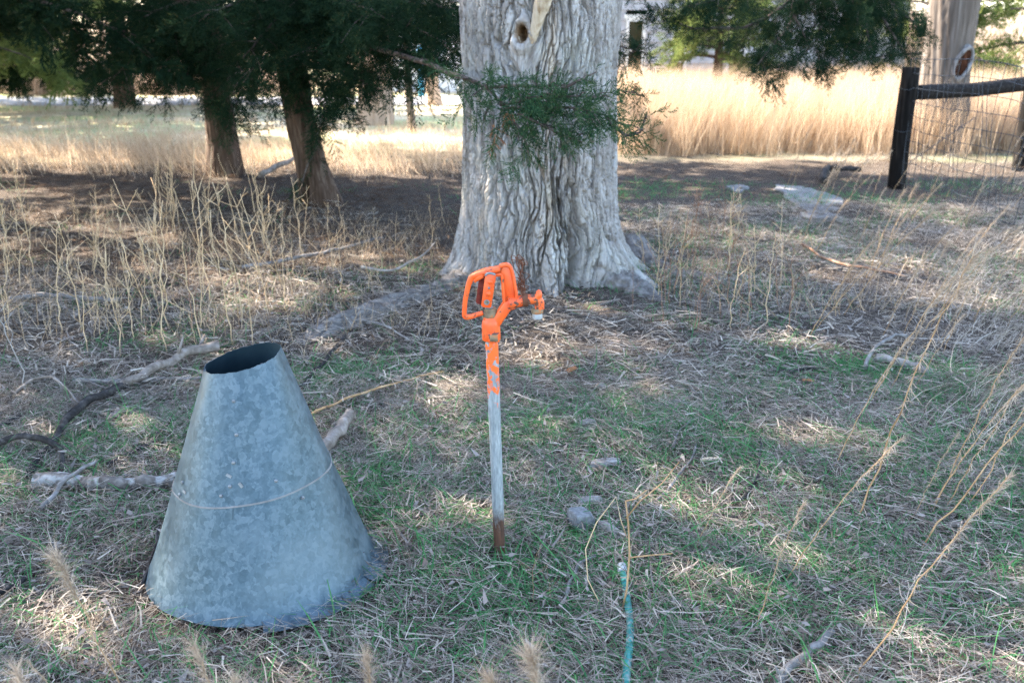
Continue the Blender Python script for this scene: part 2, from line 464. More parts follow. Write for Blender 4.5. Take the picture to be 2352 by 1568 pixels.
def m_pipe():
    k = NT('zinc_pipe_with_paint_and_rust'); q = k.pos(); z = k.sep(q)[2]
    n1 = k.noise(k.pos((1, 1, .45)), 60, 4, .65); n2 = k.noise(k.pos((1, 1, .2)), 90, 4, .7)
    base = k.ramp(n2, [(.3, (.14, .155, .155)), (.55, (.25, .265, .26)), (.75, (.37, .38, .37))])
    pm = k.math('SUBTRACT', k.math('ADD', k.math('MULTIPLY', k.math('SUBTRACT', z, .57), 2.4), k.math('MULTIPLY', k.math('SUBTRACT', n1, .5), 2.2)), -.02)
    pm = k.math('MULTIPLY', k.ramp(pm, [(.10, 0), (.13, 1.0)]), k.ramp(z, [(.50, 0.0), (.54, 1.0)]))
    pm = k.math('MULTIPLY', pm, k.ramp(k.noise(q, 36, 4, .6), [(.44, 0), (.47, 1.0)]))
    c = k.mix(pm, base, (.80, .13, .02))
    rm = k.ramp(k.math('ADD', k.math('SUBTRACT', .20, z), k.math('MULTIPLY', k.math('SUBTRACT', n1, .5), .22)), [(.02, 0), (.09, 1.0)])
    c = k.mix(rm, c, k.ramp(n2, [(.3, (.03, .016, .011)), (.7, (.105, .045, .024))]))
    return k.pbr(c, .62, .15, k.bump(n2, .2, .002), .35)
M['pipe'] = m_pipe()

def m_hose():
    k = NT('teal_hose'); q = k.pos(); n = k.noise(q, 22, 3)
    return k.pbr(k.ramp(n, [(.35, (.012, .12, .10)), (.55, (.02, .17, .14)), (.68, (.20, .22, .19))]), .55, 0, None, .4)
M['hose'] = m_hose()

# ------------------------------------------------------------------ ground and road
xs = np.concatenate([-np.geomspace(160, 5.1, 26), np.arange(-4.8, 5.4, .055), np.geomspace(5.6, 160, 26)])
ys = np.concatenate([-np.geomspace(30, .6, 8), np.arange(-.4, 9.6, .055), np.geomspace(9.8, 400, 46)])
gx, gy = np.meshgrid(xs, ys)
gz = H(gx, gy)
nx, ny = len(xs), len(ys)
ii, jj = np.meshgrid(np.arange(ny - 1), np.arange(nx - 1), indexing='ij')
gf = np.stack([ii * nx + jj, ii * nx + jj + 1, (ii + 1) * nx + jj + 1, (ii + 1) * nx + jj], -1).reshape(-1, 4)
link('ground', np_mesh('ground', np.stack([gx, gy, gz], -1), gf, None, [M['ground']]), kind='structure')

rx = np.linspace(-60, 8, 60); V = []
for a in rx:
    for b, zz in ((0, .004), (.5, .05), (1.6, .06), (2.7, .05), (3.2, .004)):
        V.append((a, 25.2 + b + .02 * a + .3 * math.sin(a * .15), zz + .012 * random.Random(int(a * 77 + b * 9)).random()))
i_, j_ = np.meshgrid(np.arange(59), np.arange(4), indexing='ij')
rf = np.stack([i_ * 5 + j_, (i_ + 1) * 5 + j_, (i_ + 1) * 5 + j_ + 1, i_ * 5 + j_ + 1], -1).reshape(-1, 4)
link('gravel_road', np_mesh('gravel_road', np.array(V), rf, None, [M['road']]), kind='structure')

# ------------------------------------------------------------------ scatter: prototypes and points live in ONE object
def scatter_tree():
    t = bpy.data.node_groups.new('scatter', 'GeometryNodeTree')
    t.interface.new_socket('Geometry', in_out='INPUT', socket_type='NodeSocketGeometry')
    t.interface.new_socket('Geometry', in_out='OUTPUT', socket_type='NodeSocketGeometry')
    N = t.nodes.new; L = t.links.new
    gi = N('NodeGroupInput'); go = N('NodeGroupOutput')
    def named(nm, ty):
        a = N('GeometryNodeInputNamedAttribute'); a.data_type = ty; a.inputs['Name'].default_value = nm
        return a.outputs['Attribute']
    sg = N('GeometryNodeSeparateGeometry'); sg.domain = 'POINT'
    L(gi.outputs[0], sg.inputs['Geometry']); L(named('is_point', 'BOOLEAN'), sg.inputs['Selection'])
    sp = N('GeometryNodeSplitToInstances'); sp.domain = 'FACE'
    L(sg.outputs['Inverted'], sp.inputs[0]); L(named('pid', 'INT'), sp.inputs['Group ID'])
    ip = N('GeometryNodeInstanceOnPoints')
    L(sg.outputs['Selection'], ip.inputs['Points']); L(sp.outputs['Instances'], ip.inputs['Instance'])
    ip.inputs['Pick Instance'].default_value = True
    L(named('pix', 'INT'), ip.inputs['Instance Index'])
    er = N('FunctionNodeEulerToRotation'); L(named('rot', 'FLOAT_VECTOR'), er.inputs[0]); L(er.outputs[0], ip.inputs['Rotation'])
    L(named('scl', 'FLOAT'), ip.inputs['Scale'])
    L(ip.outputs[0], go.inputs[0])
    return t
SCATTER = scatter_tree()

def scatter(name, protos, pts, rot, scl, mats, seed=0, parent=None, label=None, cat=None):
    """protos: list of (V, F, T); pts (n,3); rot (n,3) eulers; scl (n,)"""
    n = len(pts); rs = np.random.RandomState(seed)
    V = [np.asarray(pts, float)]; F = []; T = [np.zeros(n)]; pid = []; off = n
    for k, (v, f, t) in enumerate(protos):
        V.append(v); F.append(f + off); T.append(t); pid.append(np.full(len(f), k)); off += len(v)
    V = np.concatenate(V); isp = np.zeros(len(V), bool); isp[:n] = True
    R = np.zeros((len(V), 3), np.float32); R[:n] = rot
    S = np.ones(len(V), np.float32); S[:n] = scl
    X = np.zeros(len(V), np.int32); X[:n] = rs.randint(0, len(protos), n)
    me = bpy.data.meshes.new(name)
    me = np_mesh(name, V, np.concatenate(F), np.concatenate(T), mats, True,
                 {'is_point': ('BOOLEAN', isp), 'rot': ('FLOAT_VECTOR', R), 'scl': ('FLOAT', S), 'pix': ('INT', X)},
                 {'pid': ('INT', np.concatenate(pid).astype(np.int32))})
    o = link(name, me, parent, label, cat, kind='stuff')
    md = o.modifiers.new('scatter', 'NODES'); md.node_group = SCATTER
    return o

def strewn(name, protos, pts, rot, scl, mats, seed=0, parent=None, label=None, cat=None):
    """the same, with every piece real geometry in the one mesh"""
    rs = np.random.RandomState(seed); pick = rs.randint(0, len(protos), len(pts)); V = []; F = []; T = []; off = 0
    for k, (v, f, t) in enumerate(protos):
        q = np.where(pick == k)[0]
        if not len(q): continue
        cx, sx = np.cos(rot[q, 0]), np.sin(rot[q, 0]); cy, sy = np.cos(rot[q, 1]), np.sin(rot[q, 1]); cz, sz = np.cos(rot[q, 2]), np.sin(rot[q, 2])
        R = np.stack([np.stack([cz * cy, cz * sy * sx - sz * cx, cz * sy * cx + sz * sx], -1),
                      np.stack([sz * cy, sz * sy * sx + cz * cx, sz * sy * cx - cz * sx], -1),
                      np.stack([-sy, cy * sx, cy * cx], -1)], 1)
        vv = np.einsum('nij,vj->nvi', R, v) * scl[q, None, None] + pts[q][:, None]
        V.append(vv.reshape(-1, 3)); F.append((f[None] + (np.arange(len(q)) * len(v))[:, None, None] + off).reshape(-1, f.shape[1]))
        T.append((np.clip(t[None] * .8 + .2 * rs.rand(len(q), 1), 0, 1)).ravel()); off += len(q) * len(v)
    me = np_mesh(name, np.concatenate(V), np.concatenate(F), np.concatenate(T), mats)
    return link(name, me, parent, label, cat, kind='stuff')

def unit(v): return v / (np.linalg.norm(v, axis=-1, keepdims=True) + 1e-9)

def patch_dry(rs, n=50, r=.13, wk=1.0):
    """matted dry grass, mostly lying one way"""
    base = np.stack([rs.normal(0, r * .6, n), rs.normal(0, r * .6, n), rs.uniform(-.008, .045, n)], -1)
    a = rs.normal(0, .9, n)
    up = rs.uniform(-.12, .25, n) + (rs.rand(n) < .12) * rs.uniform(.2, .8, n)
    d0 = unit(np.stack([np.cos(a), np.sin(a), up], -1))
    bend = np.stack([rs.normal(0, .22, n), rs.normal(0, .22, n), -np.maximum(0, up) * rs.uniform(.5, 1.1, n)], -1)
    L = np.where(rs.rand(n) < .68, rs.uniform(.03, .09, n), rs.uniform(.09, .16, n)); Wd = (rs.uniform(.0012, .0032, n) + (rs.rand(n) < .12) * rs.uniform(.001, .004, n)) * wk
    side = unit(np.cross(d0, np.stack([rs.normal(0, .4, n), rs.normal(0, .4, n), np.ones(n)], -1)))
    return strips(base, d0, bend, L, Wd, side, 2, rs.rand(n))

def patch_green(rs, n=16, r=.07, hmin=.03, hmax=.11):
    base = np.stack([rs.normal(0, r, n), rs.normal(0, r, n), np.full(n, -.01)], -1)
    a = rs.uniform(0, 6.28, n); up = rs.uniform(.5, 2.2, n)
    d0 = unit(np.stack([np.cos(a), np.sin(a), up], -1))
    bend = np.stack([np.cos(a) * .35, np.sin(a) * .35, -rs.uniform(.1, .75, n)], -1)
    L = rs.uniform(hmin, hmax, n); Wd = rs.uniform(.0022, .0046, n)
    side = unit(np.cross(d0, np.stack([-np.cos(a), -np.sin(a), np.full(n, .3)], -1) + rs.normal(0, .3, (n, 3))))
    return strips(base, d0, bend, L, Wd, side, 3, rs.rand(n), 2.2)

def patch_leaf(rs, n=14, r=.16, s0=.010, s1=.028):
    base = np.stack([rs.normal(0, r, n), rs.normal(0, r, n), rs.uniform(0, .022, n)], -1)
    a = rs.uniform(0, 6.28, n)
    d0 = unit(np.stack([np.cos(a), np.sin(a), rs.normal(0, .18, n)], -1))
    bend = np.stack([rs.normal(0, .2, n), rs.normal(0, .2, n), rs.normal(0, .35, n)], -1)
    L = rs.uniform(s0, s1, n); Wd = L * rs.uniform(.25, .6, n)
    side = unit(np.cross(d0, np.stack([rs.normal(0, .5, n), rs.normal(0, .5, n), np.ones(n)], -1)))
    return strips(base, d0, bend, L, Wd, side, 2, rs.rand(n), 3)

def patch_tall(rs, n=55, r=.12, h0=.5, h1=1.0, wd=.004, lean=(0.05, 0.0), spread=.16):
    base = np.stack([rs.normal(0, r, n), rs.normal(0, r, n), np.zeros(n)], -1)
    d0 = unit(np.stack([rs.normal(lean[0], spread, n), rs.normal(lean[1], spread, n), np.ones(n)], -1))
    bend = np.stack([rs.normal(lean[0] * 2, .12, n), rs.normal(lean[1], .12, n), -rs.uniform(0, .15, n)], -1)
    L = rs.uniform(h0, h1, n); Wd = rs.uniform(.6, 1.5, n) * wd
    side = unit(np.cross(d0, rs.normal(0, 1, (n, 3))))
    return strips(base, d0, bend, L, Wd, side, 3, rs.rand(n), 1.4)

CONE = (-0.785, 2.80)
HYD = (-0.039, 2.858)
TRUNK = (0.165, 6.75)
def keep(x, y):
    k = np.hypot(x - CONE[0], y - CONE[1]) > .40
    k &= np.hypot(x - TRUNK[0], y - TRUNK[1]) > .60
    return k

def sample(n, y0, y1, rs, dens=None, pw=1.0, margin=.7):
    """ground points in the wedge the camera can see (with a margin), thinned by dens(x, y)"""
    u = rs.rand(n * 4)
    y = (y0 ** pw + u * (y1 ** pw - y0 ** pw)) ** (1 / pw)
    x = rs.uniform(-1, 1, n * 4) * (.58 * y + margin)
    k = keep(x, y)
    if dens is not None: k &= rs.rand(n * 4) < dens(x, y)
    x = x[k][:n]; y = y[k][:n]
    return np.stack([x, y, H(x, y)], -1)

rs = np.random.RandomState(11)
under_cedar = lambda x, y: sstep(.2, 1.6, y - 5.6 - np.abs(x + 2.4) * .25) * (1 - sstep(-.2, .9, x - .2)) * (1 - sstep(12.3, 13.2, y))
bare = lambda x, y: np.exp(-(((x - .75) / .45) ** 2 + ((y - 6.0) / .22) ** 2))

def dry_dens(x, y):
    return np.clip((.55 + .7 * (fbm(x * 1.1, y * 1.1, 21) - .2)) * (1 - .8 * under_cedar(x, y)) * (1 - bare(x, y)), 0, 1)
for cnt, y0, y1, wk, sc_ in ((3100, 1.6, 4.6, 1.0, 1.0), (1500, 4.4, 9.8, 1.5, 1.25)):
    p = sample(cnt, y0, y1, rs, dry_dens, 1.8, .8)
    fl = fbm(p[:, 0] * .8, p[:, 1] * .8, 33, 2) * 5.0
    rot = np.stack([rs.normal(0, .06, len(p)), rs.normal(0, .06, len(p)), fl + rs.normal(0, .5, len(p)) + 3.14 * (rs.rand(len(p)) < .4)], -1)
    strewn('dry_grass', [patch_dry(np.random.RandomState(k), 50, .13 * sc_, wk) for k in range(30)], p, rot, rs.uniform(.75, 1.2, len(p)) * sc_, [M['thatch']], 1,
           label='matted dry grey and tan grass %s' % ('in the foreground yard' if y0 < 2 else 'further back around the big trunk'), cat='grass')

def green_dens(x, y):
    m = sstep(.40, .62, fbm(x * 1.5 + 9, y * 1.5, 41, 3))
    m = m * (.9 + .6 * sstep(.5, 3.5, x)) + .55 * np.exp(-(((x + .1) / 1.2) ** 2 + ((y - 3) / .9) ** 2))
    return np.clip(m * (1 - .93 * under_cedar(x, y)) * (1 - bare(x, y)) + .12 * (y < 5), 0, 1)
for cnt, y0, y1, nbl, sc_ in ((5600, 1.7, 4.8, 11, 1.1), (1700, 4.6, 11.5, 13, 1.2)):
    p = sample(cnt, y0, y1, rs, green_dens, 1.6, .8)
    rot = np.stack([rs.normal(0, .1, len(p)), rs.normal(0, .1, len(p)), rs.uniform(0, 6.28, len(p))], -1)
    strewn('green_grass', [patch_green(np.random.RandomState(60 + k), nbl) for k in range(16)] + [patch_green(np.random.RandomState(80 + k), 9, .05, .08, .17) for k in range(4)],
           p, rot, rs.uniform(.6, 1.25, len(p)) * sc_, [M['green']], 2, label='short fresh green grass %s' % ('coming up through the foreground thatch' if y0 < 2 else 'further back and along the fence'), cat='grass')

p = sample(2500, 1.7, 7.0, rs, lambda x, y: np.clip(.25 + 1.2 * (fbm(x * 1.3, y * 1.3, 51) - .3), 0, 1), 1.2)
rot = np.stack([rs.normal(0, .1, len(p)), rs.normal(0, .1, len(p)), rs.uniform(0, 6.28, len(p))], -1)
strewn('dead_leaves', [patch_leaf(np.random.RandomState(120 + k)) for k in range(16)], p, rot, rs.uniform(.7, 1.3, len(p)), [M['leaf']], 3,
       label='small curled grey brown dead leaves lying in the grass', cat='leaves')

p = sample(1000, 5.2, 14.5, rs, lambda x, y: np.clip(under_cedar(x, y) * 1.1 + .25 * sstep(9, 10.5, y), 0, 1), 1.2)
rot = np.stack([rs.normal(0, .06, len(p)), rs.normal(0, .06, len(p)), rs.uniform(0, 6.28, len(p))], -1)
strewn('cedar_litter', [patch_dry(np.random.RandomState(150 + k), 32, .26, 1.8) for k in range(16)], p, rot, rs.uniform(.8, 1.5, len(p)), [M['needle']], 4,
       label='brown needle litter and twigs on the shaded ground under the cedars', cat='litter')

p = sample(800, 1.7, 8.5, rs, lambda x, y: np.clip(fbm(x * .9, y * .9, 57) * 1.2 - .1, 0, 1), 1.5)
def patch_twig(rs, n=6, r=.16):
    base = np.stack([rs.normal(0, r, n), rs.normal(0, r, n), rs.uniform(.008, .03, n)], -1); a = rs.uniform(0, 6.28, n)
    d0 = unit(np.stack([np.cos(a), np.sin(a), rs.normal(0, .12, n)], -1)); bend = rs.normal(0, .12, (n, 3)) * np.array([1, 1, .4])
    side = unit(np.cross(d0, np.stack([rs.normal(0, .3, n), rs.normal(0, .3, n), np.ones(n)], -1)))
    return strips(base, d0, bend, rs.uniform(.04, .20, n), rs.uniform(.002, .005, n), side, 3, rs.rand(n), 4)
rot = np.stack([rs.normal(0, .08, len(p)), rs.normal(0, .08, len(p)), rs.uniform(0, 6.28, len(p))], -1)
M['twig'] = blade_mat('twig_litter', [(0, (.03, .025, .02)), (.5, (.10, .08, .065)), (1, (.26, .22, .19))], 0)
strewn('twig_litter', [patch_twig(np.random.RandomState(170 + k)) for k in range(12)], p, rot, rs.uniform(.7, 1.3, len(p)), [M['twig']], 14,
       label='small dark broken twigs strewn through the grass', cat='litter')
# the tall dry grass behind: a golden stand on the right, a thinner fringe on the left
def tall_right(x, y):
    return np.clip(sstep(1.0, 1.8, x) * sstep(14.0, 15.0, y + .5 * (fbm(x * .9, y * .9, 61) - .5)) * (1 - sstep(23, 24.5, y)), 0, 1)
p = sample(4600, 13.8, 24.6, rs, tall_right, 1.0, 1.0)
p = p[(p[:, 0] < 11.5)]
rot = np.stack([rs.normal(0, .07, len(p)), rs.normal(0, .07, len(p)), rs.uniform(-.6, .6, len(p))], -1)
scatter('tall_grass', [patch_tall(np.random.RandomState(200 + k), 60, .16, .35, 1.2, .005) for k in range(7)], p, rot, rs.uniform(.75, 1.1, len(p)), [M['gold']], 5,
        label='tall sunlit golden grass standing in front of the house', cat='grass')
p = sample(900, 11.2, 17.5, rs, lambda x, y: np.clip((1 - sstep(.2, 1.2, x)) * sstep(11.6, 12.8, y + 1.2 * (fbm(x * .7, y * .7, 66) - .5)) * (1.1 - sstep(13.5, 17, y)) * .9, 0, 1), 1.0, 1.0)
rot = np.stack([rs.normal(0, .08, len(p)), rs.normal(0, .08, len(p)), rs.uniform(-.6, .6, len(p))], -1)
scatter('tall_grass', [patch_tall(np.random.RandomState(230 + k), 20, .2, .08, .46, .004, (-.08, 0), .3) for k in range(6)], p, rot, rs.uniform(.7, 1.25, len(p)), [M['gold']], 6,
        label='thin sunlit dry grass along the field edge behind the cedars', cat='grass')
p = sample(1300, 14, 40, rs, lambda x, y: np.clip((1 - sstep(1.5, 3, x)) * (.3 + fbm(x * .3, y * .8, 71)) * (1 - sstep(24.5, 25, y) * (1 - sstep(29, 29.5, y))), 0, 1), 1.6, 2.0)
rot = np.stack([rs.normal(0, .05, len(p)), rs.normal(0, .05, len(p)), rs.uniform(0, 6.28, len(p))], -1)
scatter('field_grass', [patch_tall(np.random.RandomState(260 + k), 40, .32, .05, .16, .006, (0, 0), .5) for k in range(4)], p, rot, rs.uniform(.8, 1.6, len(p)), [M['gold']], 7,
        label='short sunlit grass of the pale field reaching to the road', cat='grass')
def weeds_dens(x, y):
    a = (1 - sstep(-.5, -.2, x)) * sstep(4.6, 5.4, y) * (1 - sstep(8.6, 9.6, y))
    b = sstep(.9, 1.2, x) * (1 - sstep(2.6, 3.3, x)) * sstep(5.4, 5.9, y) * (1 - sstep(8.3, 9.2, y))
    return np.clip((a + b) * (.3 + 1.2 * (fbm(x * 1.4, y * 1.4, 79) - .2)), 0, 1)
p = sample(250, 4.5, 9.6, rs, weeds_dens, 1.0, .6)
rot = np.stack([rs.normal(0, .15, len(p)), rs.normal(0, .15, len(p)), rs.uniform(0, 6.28, len(p))], -1)
M['tan_weed'] = blade_mat('thin_tan_weed', [(0, (.14, .08, .045)), (.4, (.33, .22, .13)), (1, (.56, .43, .29))], .15)
scatter('dry_weeds', [patch_tall(np.random.RandomState(310 + k), 12, .12, .06, .30, .0034, (.05, 0), .38) for k in range(8)], p, rot, rs.uniform(.7, 1.2, len(p)), [M['tan_weed']], 18,
        label='thin tangled tan weeds around the big trunk and under the cedars', cat='weeds')
# leaning thin grass by the fence
p = sample(420, 3.6, 14, rs, lambda x, y: np.clip(sstep(.9, 2.6, x) * sstep(.36, .56, x / y + .12 * (fbm(x, y, 75) - .5)) + .6 * sstep(12.5, 13.5, y) * sstep(3.6, 4.6, x), 0, 1), 1.0, .6)
rot = np.stack([rs.normal(0, .1, len(p)), rs.normal(0, .1, len(p)), rs.normal(0, .5, len(p))], -1)
scatter('dry_grass', [patch_tall(np.random.RandomState(290 + k), 16, .10, .06, .22, .0032, (.35, -.05), .35) for k in range(6)], p, rot, rs.uniform(.8, 1.35, len(p)), [M['thatch']], 8,
        label='leaning thin dry grass growing along the wire fence', cat='grass')

# ------------------------------------------------------------------ the big pale trunk
def bark_relief(s, z, rough=1.0, cells=False):
    w1 = (fbm(s * 4, z * 1.1, 301, 3) - .5) * .20 + (fbm(s * 24, z * 10, 303, 2) - .5) * .035
    w2 = (fbm(s * 9, z * 3, 311, 3) - .5) * .20
    x1 = (s + w1) / .060; y1 = (z + w2 + 1.6 * (fbm(s * 12, z * .6, 315, 2) - .5)) / .60
    f1, f2 = worley(x1, y1, 320)
    p1 = sstep(.0, .19, f2 - f1)
    x2 = (s + w1 * 1.1) / .024; y2 = (z + w2 + .3 * (fbm(s * 30, z * 2, 317, 2) - .5)) / .19
    f1b, f2b = worley(x2, y2, 330)
    p2 = sstep(.0, .17, f2b - f1b)
    f1c, f2c = worley((s + w1 * .7) / .045 + 3, (z + w2 * .4 + .02 * fbm(s * 40, z * 20, 318, 2)) / .042, 333)
    p3 = sstep(.0, .12, f2c - f1c) * .8 + .2
    fine = fbm(s * 80, z * 30, 340, 3) - .5
    gate = .45 + .55 * sstep(.35, .6, fbm(s * 3.5, z * 2.0, 345, 2))
    d = rough * (.068 * (p1 - .9) * gate + .025 * (p2 - .8) * (.35 + .65 * p1) + .004 * (.5 - f1b) + .009 * (p3 - .8)) + .019 * fine + .026 * (fbm(s * 4, z * 1.3, 350, 2) - .5)
    if cells:
        return d, np.clip(.5 + .9 * (fbm(np.floor(x2) * 3.7 + .5, np.floor(y2) * 5.3 + .5, 351, 1) - .5), 0, 1)
    return d

def big_tree():
    root = link('big_tree', None, None, 'big pale grey tree trunk with furrowed bark and a knot hole', 'tree', loc=(TRUNK[0], TRUNK[1], 0))
    phi = np.concatenate([np.linspace(-math.pi, -1.85, 26)[:-1], np.linspace(-1.85, 1.85, 620), np.linspace(1.85, math.pi, 26)[1:-1]])
    z = np.concatenate([np.linspace(-.18, 2.05, 400), np.linspace(2.1, 5.4, 50)])
    A, Z = np.meshgrid(phi, z)
    R = .505 + .012 * np.sin(2 * A + 1) + .03 * sstep(1.2, 2.4, Z) - .10 * sstep(2.4, 5.4, Z)
    zz = np.maximum(Z, 0)
    R = R + .06 * np.exp(-zz / .28)
    def lobe(c, w, amp, h):
        d = (A - c + math.pi) % (2 * math.pi) - math.pi
        return amp * np.exp(-(d / w) ** 2) * np.exp(-zz / h)
    wig = .15 * (fbm(A * 1.5, Z * 3, 360, 2) - .5)
    A0 = A; A = A + wig
    R = R + lobe(-1.35, .36, .15, .20) + lobe(1.02, .28, .42, .20) + lobe(1.75, .3, .30, .22) + lobe(.12, .16, .13, .28) + lobe(-.55, .28, .10, .3) + lobe(3.0, .5, .2, .3)
    R = R - .15 * np.exp(-((A - .34 - .10 * np.sin(Z * 5)) / .075) ** 2) * (1 - sstep(.2, .95, Z))
    R = R - .035 * np.exp(-((A + .25) / .12) ** 2) * (1 - sstep(.2, .6, Z))
    A = A0
    s = A * .53
    # bark flows round the knot
    ks, kz = -.235 * .53, 1.615
    dx, dz = s - ks, Z - kz
    r2 = dx ** 2 + (dz * .8) ** 2
    s2 = s - .035 * dx / (r2 + .018) * .55 * np.exp(-r2 / .10)
    D, PL = bark_relief(s2 + .03 * np.sin(Z * 7 + s * 6) * (1 - sstep(.3, .9, Z)), Z, 1 + .55 * np.exp(-((s - .02) / .22) ** 2) * (1 - sstep(.1, .6, Z)), True)
    vsh = sstep(.0, .03, (Z - (kz - .30)) - np.abs(s - ks - .015) * 1.35) * sstep(0, .04, .125 - np.abs(s - ks - .015)) * sstep(0, .05, (kz - .02) - Z)
    D = D * (1 - .7 * vsh) + .012 * vsh - .012 * vsh * np.exp(-((s - ks - .012) / .006) ** 2)
    hole = ((s - ks + .004) / .034) ** 2 + ((Z - kz) / .050) ** 2
    D = D + .026 * np.exp(-((np.sqrt(hole) - 1.7) / .6) ** 2) * (Z > kz - .12)
    D = np.where(hole < 1.5, D * sstep(.8, 1.5, hole), D) - .15 * (1 - sstep(.55, 1.05, hole))
    R = R + D
    X = R * np.sin(A) + .02 * np.sin(Z * .9); Y = -R * np.cos(A)
    n = len(phi); m = len(z)
    i, j = np.meshgrid(np.arange(m - 1), np.arange(n), indexing='ij'); j2 = (j + 1) % n
    F = np.stack([i * n + j, i * n + j2, (i + 1) * n + j2, (i + 1) * n + j], -1).reshape(-1, 4)
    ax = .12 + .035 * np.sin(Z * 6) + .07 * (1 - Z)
    st = np.exp(-((s - ax) / (.022 + .02 * fbm(Z * 5, s * 8, 371))) ** 2) * sstep(.0, .15, Z) * (1 - sstep(.85, 1.15, Z)) * sstep(.3, .6, fbm(s * 22, Z * 5, 372))  # mask: water stain plus painted dark of the central furrow
    wood = 1 - sstep(.9, 1.3, hole)
    wood = np.maximum(wood, .55 * (1 - sstep(1.3, 2.2, hole)) * (Z > kz - .02))
    me = np_mesh('trunk', np.stack([X, Y, Z], -1), F, None, [M['bark']], True, {'stain_shade': ('FLOAT', (st * .85).ravel().astype(np.float32)), 'plate': ('FLOAT', PL.ravel().astype(np.float32)), 'wood': ('FLOAT', wood.ravel().astype(np.float32))})
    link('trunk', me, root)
    # dead stub standing out of the knot
    pts = [(-.045, -.47, 1.50), (-.050, -.505, 1.565), (-.03, -.535, 1.64), (-.008, -.565, 1.72), (.015, -.60, 1.80), (.03, -.63, 1.86), (.042, -.655, 1.92)]
    rr = [.026, .028, .029, .036, .046, .044, .030]
    t = np.linspace(0, 1, 60); pa = np.array(pts)
    pts = np.stack([np.interp(t, np.linspace(0, 1, 7), pa[:, q]) for q in range(3)], -1)
    rr = np.interp(t, np.linspace(0, 1, 7), rr)
    mb = MB(); mb.tube(pts, rr, 40)
    V = np.concatenate(mb.V); a = np.arctan2(V[:, 1], V[:, 0])
    k = np.arange(60 * 40) % 40; lv = np.arange(60 * 40) // 40
    g = fbm(k * .55 + lv * .03, lv * .09, 381, 3) - .5
    c = np.repeat(pts, 40, 0); V[:2400] = c + (V[:2400] - c) * (1 + .55 * g)[:, None]
    mb.V = [V]
    link('dead_stub', mb.mesh('dead_stub', [M['dead_stub']]), root)
    # plug of rotten wood under the hole
    mb = MB(); rsx = np.random.RandomState(5)
    for q in range(11):
        x = -.148 + .0115 * q
        top = 1.578 + .010 * rsx.randn(); bot = 1.53 - .045 * (1 - ((q - 5) / 5.5) ** 2)
        mb.tube([(x, -.462 - .01 * rsx.rand(), bot), (x + .002, -.478, (top + bot) / 2), (x + .001, -.466, top)], [.005, .0085, .006], 6)
    link('rotten_plug', mb.mesh('rotten_plug', [M['dead_stub']]), root)
    # roots that run out over the ground
    def rootlet(pts, rad, sd, squash=.75):
        t = np.linspace(0, 1, 90); pa = np.array([(p.x - TRUNK[0], p.y - TRUNK[1], p.z) for p in pts]); kk = np.linspace(0, 1, len(pts))
        pp = np.stack([np.interp(t, kk, pa[:, q]) for q in range(3)], -1)
        for q in range(3): pp[:, q] = np.convolve(np.pad(pp[:, q], 6, 'edge'), np.ones(13) / 13, 'valid')
        r = np.interp(t, kk, rad); mb = MB(); mb.tube(pp, r, 48, True, .5, squash)
        V = np.concatenate(mb.V); lv = np.arange(90 * 48) // 48; k = np.arange(90 * 48) % 48
        sc_ = k / 48 * 2 * math.pi * .12
        ln = np.linalg.norm(np.diff(pp, axis=0), axis=1).sum()
        d = bark_relief(sc_ + sd, lv / 90 * ln + sd * 3, .5)
        c = np.repeat(pp, 48, 0); o = V[:4320] - c; V[:4320] = c + o * (1 + d / (np.linalg.norm(o, axis=1) + .01))[:, None]
        mb.V = [V]
        link('root', mb.mesh('root', [M['root_bark']]), root)
    def gp(u, v, l): return G(u, v, l)
    rootlet([gp(1060, 640, -.05), gp(1005, 662, -.07), gp(930, 690, -.03), gp(840, 725, -.015), gp(745, 762, -.02), gp(640, 805, -.09)], [.15, .13, .12, .115, .10, .06], 1.3)
    rootlet([gp(1420, 650, .0), gp(1465, 665, -.03), gp(1500, 682, -.045), gp(1545, 708, -.09)], [.13, .11, .085, .05], 2.1)
    rootlet([gp(1440, 580, .04), gp(1470, 598, -.01), gp(1510, 614, -.035), gp(1570, 628, -.04), gp(1640, 640, -.045), gp(1735, 668, -.09)], [.16, .13, .11, .09, .08, .05], 3.7)
    # limbs above the picture
    rl = random.Random(3)
    for q in range(5):
        az = q * 1.26 + .4; L = 4.5; pts = []; rad = []
        for t in np.linspace(0, 1, 9):
            r = .25 + 2.6 * t ** 1.1
            pts.append((r * math.cos(az + .4 * t), r * math.sin(az + .4 * t), 4.9 + 4.2 * t ** .8)); rad.append(.24 * (1 - t) ** .8 + .03)
        mb = MB(); mb.tube(pts, rad, 10)
        for w in range(9):
            b = Vector(pts[2 + w % 6]); d = Vector((rl.uniform(-1, 1), rl.uniform(-1, 1), rl.uniform(.1, 1))).normalized(); ln = rl.uniform(.8, 2)
            mb.tube([b, b + d * ln * .5 + Vector((0, 0, .1)), b + d * ln + Vector((0, 0, .3))], [.05, .03, .012], 6)
        link('limb', mb.mesh('limb', [M['bark']]), root)
    return root
big_tree()

